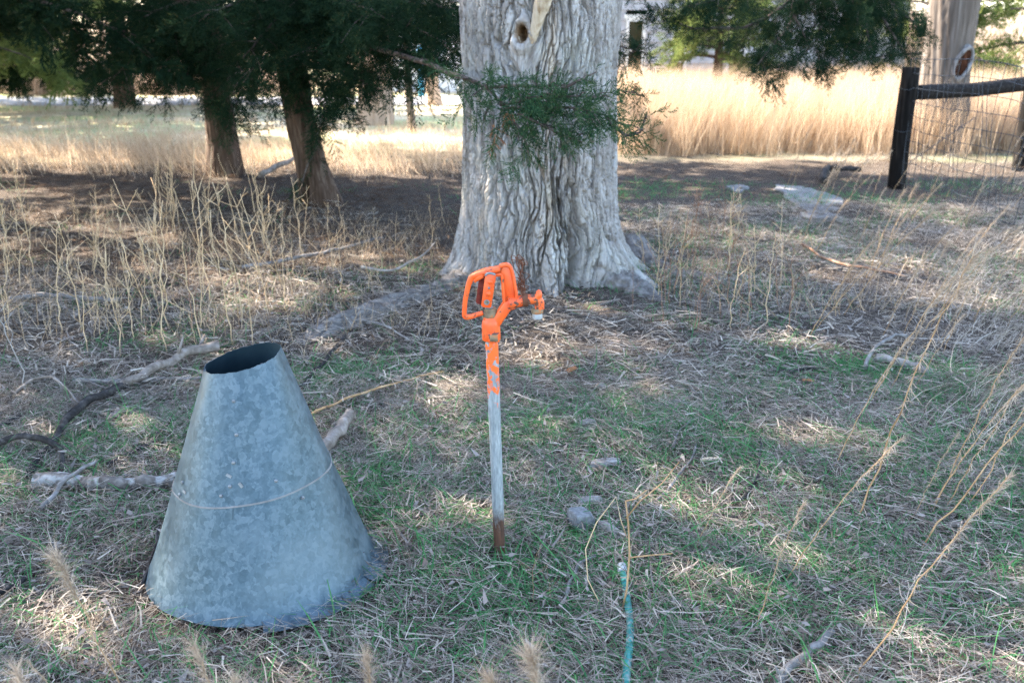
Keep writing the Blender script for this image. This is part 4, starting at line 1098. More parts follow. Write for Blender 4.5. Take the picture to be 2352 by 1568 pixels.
# ------------------------------------------------------------------ fence
def fence():
    c = G(2058, 432); c2 = G(2334, 392)
    root = link('wire_fence', None, None, 'woven wire fence with a black wooden corner post and brace rail', 'fence', loc=(c.x, c.y, 0))
    o = Vector((c.x, c.y, 0))
    def post(b, h, r, sd):
        pts = [b + Vector((0, 0, -.2)), b + Vector((0, 0, h * .5)), b + Vector((.02, 0, h))]
        mb = bark_tube(pts, [r * 1.02, r, r * .98], 60, 40, .008, sd, 'post', .03)
        link('post', shift(mb, o).mesh('post', [M['post']]), root)
    post(Vector((c.x, c.y, 0)), 1.29, .092, 3); post(Vector((c2.x + .05, c2.y, 0)), 1.40, .10, 5)
    a = P(2104, 213, c.y + .02); b = P(2360, 192, c2.y - .05)
    mb = bark_tube([a, a.lerp(b, .5) + Vector((0, 0, -.02)), b], [.078, .08, .085], 50, 32, .006, 9, 'rail', .03)
    link('rail', shift(mb, o).mesh('rail', [M['rail']]), root)
    rnd = random.Random(4)
    # the woven wire runs from the post towards the camera, and one stay beyond it
    zs = [.06, .16, .27, .38, .50, .63, .77, .92, 1.07, 1.22, 1.37]
    q = Vector((c.x + .02, c.y - .11, 0)); e = Vector((4.26, 4.6, 0)); L = (e - q).length; d = (e - q) / L
    n = int(L / .15)
    def sag(s, z): return .025 * math.sin(s * .9 + z) + .018 * math.sin(s * 2.3 + 3 * z)
    nn = Vector((d.y, -d.x, 0))
    for z in zs:
        pts = [q + d * (s * L / 40 - .12) + Vector((0, 0, z + hz(q.x, q.y) + sag(s * L / 40, z))) + nn * .02 * math.sin(s * 1.3 + z * 5) for s in range(41)]
        m = MB().tube(pts, .0032 if z < 1.3 else .004, 5, False); link('wire', shift(m, o).mesh('wire', [M['wire']]), root)
    for k in range(-1, n):
        s = k * .15 + rnd.uniform(-.02, .02)
        pts = [q + d * (s + .03 * math.sin(z * 5 + k)) + Vector((0, 0, z + sag(s, z) + hz(q.x, q.y))) + nn * .02 * math.sin(s * 40 / L * 1.3 + z * 5) for z in zs]
        m = MB().tube(pts, .003, 4, False); link('wire', shift(m, o).mesh('wire', [M['wire']]), root)
    # twisted brace wire
    a = P(2240, 270, c.y - .2); b = P(2090, 372, c.y - .5)
    for k in (0, 1):
        pts = [a.lerp(b, t / 30) + Vector((0, .006 * math.cos(t * 1.3 + k * math.pi), .008 * math.sin(t * 1.3 + k * math.pi))) for t in range(31)]
        m = MB().tube(pts, .003, 5, False); link('wire', shift(m, o).mesh('wire', [M['wire']]), root)
    for z in (1.06, .62):
        pts = [c + Vector((.097 * math.cos(t * .5), .097 * math.sin(t * .5), z + .01 * math.sin(t * 2))) for t in range(14)]
        m = MB().tube(pts, .003, 5, False); link('wire', shift(m, o).mesh('wire', [M['wire']]), root)
fence()
# dead brush behind the fence
def brush_tangle():
    b = G(2290, 322); root_m = MB(); rnd = random.Random(6)
    o = link('dead_brush', None, None, 'tangle of dark dead branches behind the wire fence', 'brush', loc=b)
    for k in range(14):
        m = MB(); az = rnd.uniform(-2.2, 1.2); el = rnd.uniform(.15, .8); L = rnd.uniform(.5, 1.1)
        d = Vector((math.cos(az) * math.cos(el), math.sin(az) * math.cos(el) * .6, math.sin(el)))
        s0 = Vector((rnd.uniform(-.35, .35), rnd.uniform(-.3, .3), -.02)); pts = [s0 + d * L * t / 4 + Vector((rnd.gauss(0, .03), rnd.gauss(0, .03), rnd.gauss(0, .03) - .15 * (t / 4) ** 2)) for t in range(5)]
        m.tube(pts, [.016, .013, .01, .007, .003], 6)
        for q in range(5):
            p = pts[rnd.randint(1, 4)]; dd = Vector((rnd.uniform(-1, 1), rnd.uniform(-1, 1), rnd.uniform(-.3, 1))).normalized() * rnd.uniform(.15, .4)
            m.tube([p, p + dd * .5 + Vector((0, 0, .02)), p + dd], [.006, .004, .002], 4)
        link('branch', m.mesh('branch', [M['dark_stick']]), o)
brush_tangle()

# ------------------------------------------------------------------ concrete slabs, stone, wood bits
def slab(uvs, thick, label, sd):
    pts = [G(u, v) for u, v in uvs]; c = sum(pts, Vector()) / len(pts); rnd = random.Random(sd)
    out = []
    for a, b in zip(pts, pts[1:] + pts[:1]):
        for t in (0, .15, .3, .45, .6, .75, .9): out.append(a.lerp(b, t) + Vector((rnd.gauss(0, .016), rnd.gauss(0, .016), 0)))
    bm = bmesh.new(); lo = [bm.verts.new((p.x - c.x, p.y - c.y, -.03)) for p in out]; hi = [bm.verts.new((p.x - c.x, p.y - c.y, thick + rnd.gauss(0, .003))) for p in out]
    cv = bm.verts.new((0, 0, thick + .004)); n = len(out)
    for k in range(n):
        bm.faces.new((lo[k], lo[(k + 1) % n], hi[(k + 1) % n], hi[k])); bm.faces.new((hi[k], hi[(k + 1) % n], cv))
    bmesh.ops.recalc_face_normals(bm, faces=bm.faces)
    me = bpy.data.meshes.new('concrete_slab'); bm.to_mesh(me); bm.free(); me.materials.append(M['slab'])
    o = link('concrete_slab', me, None, label, 'slab', 'broken concrete by the path', 'thing', loc=(c.x, c.y, hz(c.x, c.y) - .012))
slab([(1778, 428), (1852, 432), (1940, 456), (1930, 480), (1850, 484), (1800, 452)], .026, 'largest flat concrete slab lying in the shade near the fence', 1)
slab([(1832, 490), (1880, 486), (1925, 500), (1890, 512), (1845, 503)], .03, 'small concrete piece half sunk just below the large slab', 2)
slab([(1668, 432), (1700, 426), (1720, 434), (1695, 444)], .035, 'small pale concrete lump between the trunk and large slab', 3)

def rock():
    p = G(1333, 1215); bm = bmesh.new(); bmesh.ops.create_icosphere(bm, subdivisions=4, radius=1)
    for v in bm.verts:
        d = v.co.normalized()
        k = 1 / max(abs(d.x) ** 1, .62 * abs(d.x + .5 * d.z) + .3, abs(d.z) * .9 + .2, abs(d.y) + .1)
        k *= 1 + .10 * (float(fbm(np.array([d.x * 2 + 5]), np.array([d.z * 2 + d.y * 3 + 5]), 700)[0]) - .5) * 2
        v.co = Vector((d.x * .040, d.y * .036, d.z * .034)) * k
    for f in bm.faces: f.smooth = True
    me = bpy.data.meshes.new('stone'); bm.to_mesh(me); bm.free(); me.materials.append(M['stone'])
    link('stone', me, None, 'grey angular stone lying right of the hydrant foot', 'stone', loc=p + Vector((0, 0, .040)), rot=(.1, .15, .5))
rock()

def chip(uv, L, wd, th, az, label, mat, sd, curl=.25, lift=.012, name='wood_chip'):
    """a split piece of wood: a curved slab with stringy ends"""
    p = G(*uv); rnd = random.Random(sd); n = 14; V = []; w_ = 9
    for i in range(n + 1):
        t = i / n - .5
        for j in range(w_):
            s = j / (w_ - 1) - .5
            e = .06 * rnd.uniform(-1, 1) if i in (0, n) else 0
            V.append(((t + e) * L, s * wd * (1 - .35 * abs(t) * 2 * rnd.uniform(.7, 1.1)), th * .5 + curl * wd * (1 - 4 * s * s) * .5 + .5 * curl * L * (-t * t) + rnd.gauss(0, th * .07)))
    m = len(V)
    V += [(x, y, z - th * (1 + .3 * rnd.random())) for x, y, z in V]
    F = []
    for i in range(n):
        for j in range(w_ - 1):
            a = i * w_ + j; F.append((a, a + 1, a + w_ + 1, a + w_)); F.append((m + a, m + a + w_, m + a + w_ + 1, m + a + 1))
    rim = [i * w_ for i in range(n + 1)] + [n * w_ + j for j in range(1, w_)] + [i * w_ + w_ - 1 for i in range(n - 1, -1, -1)] + [j for j in range(w_ - 2, 0, -1)]
    for a, b in zip(rim, rim[1:] + rim[:1]): F.append((a, b, m + b, m + a))
    link(name, MB().add(V, F).mesh(name, [M[mat]], False), None, label, 'wood', loc=p + Vector((0, 0, lift + .012)), rot=(rnd.uniform(-.2, .2), rnd.uniform(-.15, .15), az))
M['grey_chip'] = m_wood('weathered_split_wood', (.08, .06, .05), (.24, .205, .18), (.40, .36, .33), (.15, 1, 1), 40)
chip((1387, 1078), .115, .052, .014, .25, 'weathered grey splinter of wood above the stone', 'grey_chip', 1, .3, .02)
chip((1352, 1165), .085, .034, .010, .25, 'curled pale bark piece just above the stone', 'grey_chip', 2, .5, .018)
chip((1398, 1228), .085, .026, .014, -.95, 'pale frayed wood piece just right of the stone', 'grey_chip', 3, .3, .018)
chip((1378, 905), .075, .050, .010, 1.1, 'curled bark flake in grass right of the hydrant pipe', 'pale_stick', 4, .8, .022)
chip((1632, 1070), .075, .02, .006, -.1, 'thin reddish splinter lying in the matted grass', 'dead_stub', 5, .2, .02)
chip((1312, 866), .06, .03, .003, .7, 'orange brown dead leaf right of the hydrant pipe', 'dead_cedar', 6, .6, .03, 'fallen_leaf')
chip((1855, 892), .05, .02, .004, -.4, 'orange dry leaf in the grass right of the bark flake', 'dead_cedar', 9, .5, .03, 'fallen_leaf')
chip((495, 1195), .10, .05, .02, .1, 'flat bark plate under the lichen log beside the cone', 'grey_chip', 7, .2, .015)
chip((1350, 985), .07, .03, .004, .3, 'curled grey leaf scrap beside the hydrant pipe', 'grey_chip', 8, .9, .02, 'fallen_leaf')

def stick(uvs, px, label, mat, sd, lifts=None, name='stick', twigs=0, cat='stick'):
    rnd = random.Random(sd); n = len(uvs); lifts = lifts or [0] * n
    w0 = px_size(*uvs[n // 2], px) * .5
    pts = [G(u, v) for u, v in uvs]; dense = []; k0 = np.linspace(0, 1, n)
    t = np.linspace(0, 1, max(20, 7 * n)); arr = np.array([tuple(p) for p in pts]); lf = np.interp(t, k0, lifts)
    # smooth interpolation (Catmull-Rom)
    def cr(tt):
        f = tt * (n - 1); i = min(int(f), n - 2); f -= i
        p0, p1, p2, p3 = arr[max(0, i - 1)], arr[i], arr[i + 1], arr[min(n - 1, i + 2)]
        return .5 * ((2 * p1) + (-p0 + p2) * f + (2 * p0 - 5 * p1 + 4 * p2 - p3) * f * f + (-p0 + 3 * p1 - 3 * p2 + p3) * f ** 3)
    LN = sum((pts[k + 1] - pts[k]).length for k in range(n - 1)); wg = min(1.0, LN / (36 * w0))
    for a, l in zip(t, lf):
        p = cr(a); z = hz(p[0], p[1]); dense.append((p[0] + wg * w0 * .35 * math.sin(a * 17 + sd), p[1] + wg * w0 * .35 * math.sin(a * 11 + sd * 2), z + w0 * .8 + l + .018 + w0 * .15 * math.sin(a * 23 + sd)))
    ph = rnd.uniform(0, 9); rad = [w0 * (1 - .35 * a) * (1 + .09 * math.sin(a * 13 * wg + ph) + .05 * wg * math.sin(a * 31 + ph * 2)) for a in t]; rad[-1] *= .5
    base = Vector(dense[0]); mb = MB(); mb.tube(dense, rad, 10 if px > 14 else 7)
    for k in range(twigs):
        i = rnd.randint(2, len(t) - 2); p = Vector(dense[i]); d = Vector((rnd.gauss(0, 1), rnd.gauss(0, 1), rnd.uniform(.1, .7))).normalized() * rnd.uniform(2, 7) * w0
        mb.tube([p, p + d * .6, p + d], [w0 * .4, w0 * .3, w0 * .15], 5)
    link(name, shift(mb, base).mesh(name, [M[mat]]), None, label, cat, loc=base)
S = stick
S([(500, 833), (445, 840), (400, 856), (350, 876), (300, 900), (265, 918)], 25, 'pale bare branch running left from behind the cone top', 'pale_stick', 1, [.05, .05, .03, .02, .02, .0], 'fallen_branch', 2)
S([(285, 905), (240, 938), (195, 955), (165, 985), (125, 1035), (95, 1070), (65, 1115)], 22, 'long dark curved branch left of the cone', 'dark_stick', 2, [.01, .03, .03, .02, .01, .0, .0], 'fallen_branch')
S([(-40, 1052), (40, 1047), (100, 1052), (135, 1066), (148, 1082), (150, 1104)], 17, 'dark hooked branch entering at the left edge', 'dark_stick', 3, [.0, .05, .06, .05, .03, .0], 'fallen_branch')
S([(85, 1128), (160, 1128), (230, 1134), (300, 1136), (360, 1130), (420, 1118)], 40, 'thick lichen spotted log ending behind the cone', 'lichen_log', 4, None, 'log', 1, 'log')
S([(98, 1182), (130, 1160), (165, 1136), (205, 1112), (225, 1098)], 12, 'pale stick crossing in front of the lichen log', 'grey_stick', 5, [.0, .02, .05, .05, .04])
S([(252, 1082), (300, 1056), (345, 1030), (380, 998), (398, 975)], 13, 'dark knobbly stick between the log and the cone', 'dark_stick', 6, None, 'stick', 3)
S([(168, 886), (240, 889), (320, 888), (400, 882), (468, 878)], 13, 'straight grey stick lying under the pale branch', 'grey_stick', 7, None)
S([(35, 917), (80, 906), (125, 908), (160, 925), (185, 945)], 8, 'thin pale arched twig at the left of the grass', 'pale_stick', 8, [.0, .05, .07, .04, 0])
S([(190, 942), (230, 938), (280, 944), (320, 950), (350, 952)], 9, 'short grey stick touching the dark curved branch', 'pale_stick', 9, None)
S([(255, 975), (275, 960), (298, 948)], 15, 'short pinkish broken stub beside the dark curved branch', 'pale_stick', 10, None)
S([(742, 1066), (768, 1040), (790, 1018), (806, 996)], 34, 'stubby pale log poking out right of the cone', 'pale_stick', 11, [.02, .03, .04, .05], 'log', 0, 'log')
S([(690, 905), (712, 878), (740, 848), (770, 812), (796, 778)], 13, 'dark stick slanting down behind the cone top', 'dark_stick', 12, None)
S([(690, 900), (697, 925), (700, 945)], 8, 'rust flecked short twig behind the cone shoulder', 'red_stem', 13, None)
S([(-10, 1000), (25, 980), (52, 966)], 11, 'short dark stick at the left edge', 'dark_stick', 14, None)
S([(1785, 1585), (1820, 1548), (1860, 1512), (1890, 1488), (1912, 1468)], 24, 'thick grey stick at the bottom right of centre', 'grey_stick', 15, None, 'stick', 1)
S([(2008, 838), (2050, 846), (2095, 858), (2135, 872)], 24, 'grey weathered log in the green grass at the right', 'grey_stick', 16, None, 'log', 0, 'log')
S([(1655, 1166), (1695, 1160), (1722, 1140), (1738, 1105), (1744, 1060), (1745, 1015)], 9, 'dark hooked twig in the dry grass at right', 'dark_stick', 17, None, 'stick', 2)
S([(1485, 947), (1530, 937), (1570, 926), (1615, 908)], 9, 'grey twig lying right of the bark flake', 'grey_stick', 18, None, 'stick', 2)
S([(1545, 1040), (1560, 1000), (1590, 975), (1620, 958)], 6, 'thin curved brown twig in the matted grass', 'grey_stick', 19, None)
S([(1470, 1180), (1520, 1150), (1580, 1075), (1600, 1030)], 7, 'pair of thin grey twigs right of the splinter', 'grey_stick', 20, None, 'stick', 2)
S([(868, 1148), (888, 1180), (905, 1215), (945, 1275)], 8, 'forked pale twig between the cone and hydrant', 'grey_stick', 21, None, 'stick', 3)
S([(715, 968), (790, 942), (870, 920), (960, 890), (1020, 872)], 6, 'long golden brown stem lying behind the cone', 'gold_stem', 22, [.01, .03, .04, .03, .02])
S([(818, 742), (870, 752), (905, 768), (940, 790)], 6, 'thin silvery twig in front of the surface root', 'white_stem', 23, None)
S([(560, 628), (640, 622), (720, 606), (800, 585), (880, 560)], 10, 'long grey fallen branch in the cedar shade', 'grey_stick', 24, [.02, .04, .04, .03, .02], 'fallen_branch', 4)
S([(600, 415), (640, 402), (690, 388), (735, 380)], 13, 'pale fallen branch resting by the leaning cedar', 'pale_stick', 25, [.02, .06, .12, .16], 'fallen_branch', 2)
S([(830, 628), (900, 636), (960, 618), (1000, 596)], 6, 'thin pale curved branch left of the big trunk', 'white_stem', 26, [.02, .02, .05, .1], 'fallen_branch', 3)
S([(20, 700), (110, 690), (200, 696), (280, 700)], 14, 'grey half buried stick among the left weeds', 'grey_stick', 27, None)
S([(1985, 860), (2010, 820), (2050, 800), (2080, 790)], 9, 'grey forked stick leaning on the weathered log', 'grey_stick', 28, [.01, .04, .05, .02], 'stick', 2)
S([(1790, 862), (1840, 860), (1890, 856)], 9, 'short dark stick left of the weathered log', 'dark_stick', 29, None)
S([(1660, 1195), (1690, 1200), (1720, 1170)], 7, 'thin dark twig below the hooked twig', 'dark_stick', 30, None)
S([(1300, 1380), (1310, 1350), (1330, 1310), (1370, 1290)], 9, 'grey stick among the grass below the hydrant', 'grey_stick', 31, None)
S([(1840, 575), (1900, 620), (1990, 640), (2080, 650)], 7, 'thin reddish fallen stem across the right grass', 'red_stem', 32, [.02, .05, .05, .02])
S([(2100, 1330), (2160, 1370), (2220, 1400), (2290, 1385)], 8, 'long curved grey twig at the lower right', 'grey_stick', 33, None)
S([(1890, 425), (1900, 405), (1935, 408), (1975, 405)], 17, 'crooked dark branch lying beyond the concrete slab', 'dark_stick', 34, [0, .05, .06, .03], 'fallen_branch')
S([(330, 1360), (345, 1320), (362, 1270), (368, 1240)], 9, 'dark stick leaning in the grass at lower left', 'dark_stick', 35, [0, .01, .02, .03])
S([(-10, 1385), (30, 1365), (60, 1345)], 16, 'dark broken branch end at the lower left edge', 'dark_stick', 36, None)

# ------------------------------------------------------------------ galvanised cone
def cone():
    cx, cy = CONE; z0 = hz(cx, cy) + .010
    root = link('galvanised_cone', None, None, 'tall dented galvanised sheet metal cone with an open top', 'metal cone', loc=(cx, cy, z0))
    R0, R1, HT = .345, .110, .685
    def r_at(z): return R0 + (R1 - R0) * z / HT + .012 * math.exp(-z / .05)
    def shell(name, zlo, zhi, off, mats, th=.0012, n=160, m=50, parent=root, inner=True):
        V = []
        for i in range(m + 1):
            for j in range(n):
                a = 2 * math.pi * j / n
                lo = zlo(a); hi = zhi(a); z = lo + (hi - lo) * i / m
                r = r_at(z) + off + .0022 * math.sin(3 * a + z * 6) + .0018 * math.sin(7 * a - z * 11) + .004 * (float(fbm(np.array([a * 2.2 + 3]), np.array([z * 7]), 801, 2)[0]) - .5)
                V.append((r * math.cos(a), r * math.sin(a), z))
        V = np.array(V); k = len(V)
        Vi = V.copy(); rr = np.hypot(V[:, 0], V[:, 1]); f = (rr - th) / rr; Vi[:, 0] *= f; Vi[:, 1] *= f
        i, j = np.meshgrid(np.arange(m), np.arange(n), indexing='ij'); j2 = (j + 1) % n
        Fo = np.stack([i * n + j, i * n + j2, (i + 1) * n + j2, (i + 1) * n + j], -1).reshape(-1, 4)
        Fi = np.stack([i * n + j, (i + 1) * n + j, (i + 1) * n + j2, i * n + j2], -1).reshape(-1, 4) + k
        jj = np.arange(n); jn = (jj + 1) % n; t = m * n; q = 2 * k
        Ft = np.stack([q + jj, q + jn, q + n + jn, q + n + jj], -1); Fb = np.stack([q + 2 * n + jj, q + 3 * n + jj, q + 3 * n + jn, q + 2 * n + jn], -1)
        F = np.concatenate([Fo, Ft, Fb, Fi])
        me = np_mesh(name, np.concatenate([V, Vi, V[t:t + n], Vi[t:t + n], V[:n], Vi[:n]]), F, None, mats)
        mi = np.zeros(len(F), np.int32); mi[len(Fo) + 2 * n:] = 1
        me.polygons.foreach_set('material_index', mi); me.update()
        return link(name, me, parent)
    # rims and seam are cut on a slant: higher on the right
    tilt = lambda amp, ph=.35: (lambda a: amp * math.cos(a - ph))
    rt = random.Random(2)
    jag = {}
    def top(a):
        z = HT + .024 * math.cos(a - .3)
        d = (a - math.pi * 1.06 + math.pi) % (2 * math.pi) - math.pi
        if abs(d) < .22: z -= .014 * (1 - abs(d) / .22) + .006 * math.sin(a * 60)
        return z + .0008 * math.sin(a * 17) + .0005 * math.sin(a * 41)
    seam = lambda a: .335 + .022 * math.cos(a - .25)
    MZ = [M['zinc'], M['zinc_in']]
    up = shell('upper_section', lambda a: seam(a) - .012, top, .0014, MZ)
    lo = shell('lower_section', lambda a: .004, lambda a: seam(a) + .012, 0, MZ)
    V = []
    for j in range(160):
        a = 2 * math.pi * j / 160
        for dz, dr in ((-.0155, .0020), (-.0145, .0040), (-.0115, .0040), (-.0105, .0020)):
            z = seam(a) + dz; r = r_at(z) + dr + .0022 * math.sin(3 * a + z * 6) + .0018 * math.sin(7 * a - z * 11) + .004 * (float(fbm(np.array([a * 2.2 + 3]), np.array([z * 7]), 801, 2)[0]) - .5)
            V.append((r * math.cos(a), r * math.sin(a), z))
    F = [(j * 4 + q, ((j + 1) % 160) * 4 + q, ((j + 1) % 160) * 4 + q + 1, j * 4 + q + 1) for j in range(160) for q in range(3)]
    link('seam_bead', MB().add(V, F).mesh('seam_bead', [M['seam']], False), root)
    # slit flange: tabs bent out at the foot, some folded up
    for k in range(18):
        a0 = 2 * math.pi * k / 18 + .06; a1 = a0 + 2 * math.pi / 18 - .012
        right = math.cos((a0 + a1) / 2 + .25) > .4
        if not right: continue
        w_ = .036 * (1 + .15 * math.sin(k * 5)); V = []
        for q in range(4):
            t = q / 3; r = r_at(.016 * (1 - t)) + t * w_; z = .016 * (1 - t) ** 2 + .004 * math.sin(k * 2.3) * t
            for s in range(7):
                a = a0 + (a1 - a0) * s / 6; V.append((r * math.cos(a), r * math.sin(a), z))
        n4 = len(V); V += [(x, y, z - .0012) for x, y, z in V]; F = []
        for q in range(3):
            for s in range(6):
                b = q * 7 + s; F.append((b, b + 7, b + 8, b + 1)); F.append((n4 + b, n4 + b + 1, n4 + b + 8, n4 + b + 7))
        for s in range(6): F.append((21 + s, n4 + 21 + s, n4 + 22 + s, 22 + s)); F.append((s, s + 1, n4 + s + 1, n4 + s))
        for q in range(3): F.append((q * 7, n4 + q * 7, n4 + q * 7 + 7, q * 7 + 7)); F.append((q * 7 + 6, q * 7 + 13, n4 + q * 7 + 13, n4 + q * 7 + 6))
        link('flange_tab', MB().add(V, F).mesh('flange_tab', [M['zinc']], False), root)
    # screw heads up the lap of the sheet
    for a, z in [(-1.62, .60), (-1.56, .51), (-1.60, .435), (-1.64, .372), (-1.75, .345), (-1.05, .375), (-2.45, .35), (-2.45, .315), (-.75, .31), (1.5, .62), (.7, .63)]:
        r = r_at(z) + .003; d = Vector((math.cos(a), math.sin(a), .33)).normalized(); p = Vector((r * math.cos(a), r * math.sin(a), z))
        if a > 0: d = -d; p = p * 1.0; p.x *= (r - .006) / r; p.y *= (r - .006) / r
        m = MB(); m.lathe([(0, .0042), (.002, .0042), (.0022, .0022), (.0045, .0026), (.0052, .0014), (.0052, 0), (.0052, -.002)], p, d, 12)
        link('screw', m.mesh('screw', [M['steel']]), root)
    # torn rivet tags
    for a, z, rz in [(-1.66, .40, .5), (-1.50, .375, 1.0), (-2.35, .33, .2)]:
        r = r_at(z) + .003; p = Vector((r * math.cos(a), r * math.sin(a), z)); o_ = MB().box((-.008, -.001, -.004), (.008, .0015, .004))
        ob = link('metal_tag', o_.mesh('metal_tag', [M['steel']], False), root, loc=p, rot=(-.3, rz, a + math.pi / 2))
    # vertical lap edge of the lower sheet
    V = []
    for i in range(9):
        z = seam(-1.62) - .014 - i * .004; r = r_at(z) + .0016
        for a in (-1.62 - .0 - i * .012, -1.60): V.append((r * math.cos(a), r * math.sin(a), z))
    F = [(2 * i, 2 * i + 1, 2 * i + 3, 2 * i + 2) for i in range(8)]
    link('lap_corner', MB().add(V, F).mesh('lap_corner', [M['zinc']]), root)
cone()

# ------------------------------------------------------------------ yard hydrant
def poly_ext(pts, y0, y1, mat, name, parent, bev=.003, seg=3, holes=()):
    bm = bmesh.new(); vs = [bm.verts.new((x, y0, z)) for x, z in pts]; f = bm.faces.new(vs)
    r = bmesh.ops.extrude_face_region(bm, geom=[f]); nv = [g for g in r['geom'] if isinstance(g, bmesh.types.BMVert)]
    bmesh.ops.translate(bm, verts=nv, vec=(0, y1 - y0, 0)); bmesh.ops.recalc_face_normals(bm, faces=bm.faces)
    bmesh.ops.bevel(bm, geom=list(bm.edges), offset=bev, segments=seg, affect='EDGES', profile=.5, clamp_overlap=True)
    for f in bm.faces: f.smooth = True
    me = bpy.data.meshes.new(name); bm.to_mesh(me); bm.free(); me.materials.append(mat)
    return link(name, me, parent)

def smooth_path(pts, n):
    arr = np.array(pts, float); m = len(arr); out = []
    for tt in np.linspace(0, m - 1, n):
        i = min(int(tt), m - 2); f = tt - i
        p0, p1, p2, p3 = arr[max(0, i - 1)], arr[i], arr[i + 1], arr[min(m - 1, i + 2)]
        out.append(.5 * ((2 * p1) + (-p0 + p2) * f + (2 * p0 - 5 * p1 + 4 * p2 - p3) * f * f + (-p0 + 3 * p1 - 3 * p2 + p3) * f ** 3))
    return np.array(out)

def bar(path, wd, dp, name, mat, parent, n=70, bev=.35):
    """flat bar swept along a path in the XZ plane: wd across the path, dp along Y (arrays or numbers)"""
    pp = smooth_path([(x, y, z) for x, y, z in path], n); t = np.gradient(pp, axis=0); t /= np.linalg.norm(t, axis=1)[:, None]
    wd = np.interp(np.linspace(0, 1, n), np.linspace(0, 1, len(np.atleast_1d(wd))), np.atleast_1d(wd)); dp = np.interp(np.linspace(0, 1, n), np.linspace(0, 1, len(np.atleast_1d(dp))), np.atleast_1d(dp))
    side = np.cross(t, [0, 1, 0]); side /= np.linalg.norm(side, axis=1)[:, None]; yv = np.array([0, 1.0, 0])
    b = bev; sec = [(1, 1 - b), (1 - b, 1), (-(1 - b), 1), (-1, 1 - b), (-1, -(1 - b)), (-(1 - b), -1), (1 - b, -1), (1, -(1 - b))]
    V = np.stack([pp + side * (wd / 2 * sx)[:, None] + yv * (dp / 2 * sy)[:, None] for sx, sy in sec], 1).reshape(-1, 3)
    k = len(sec); i, j = np.meshgrid(np.arange(n - 1), np.arange(k), indexing='ij'); j2 = (j + 1) % k
    F = np.stack([i * k + j, i * k + j2, (i + 1) * k + j2, (i + 1) * k + j], -1).reshape(-1, 4)
    mb = MB(); mb.add(V, F); mb.add([pp[0], pp[-1]], np.zeros((0, 3))); c0 = mb.n - 2
    jj = np.arange(k); jn = (jj + 1) % k
    mb.F3.append(np.stack([np.full(k, c0), jn, jj], -1)); mb.F3.append(np.stack([np.full(k, c0 + 1), (n - 1) * k + jj, (n - 1) * k + jn], -1))
    return link(name, mb.mesh(name, [mat]), parent)

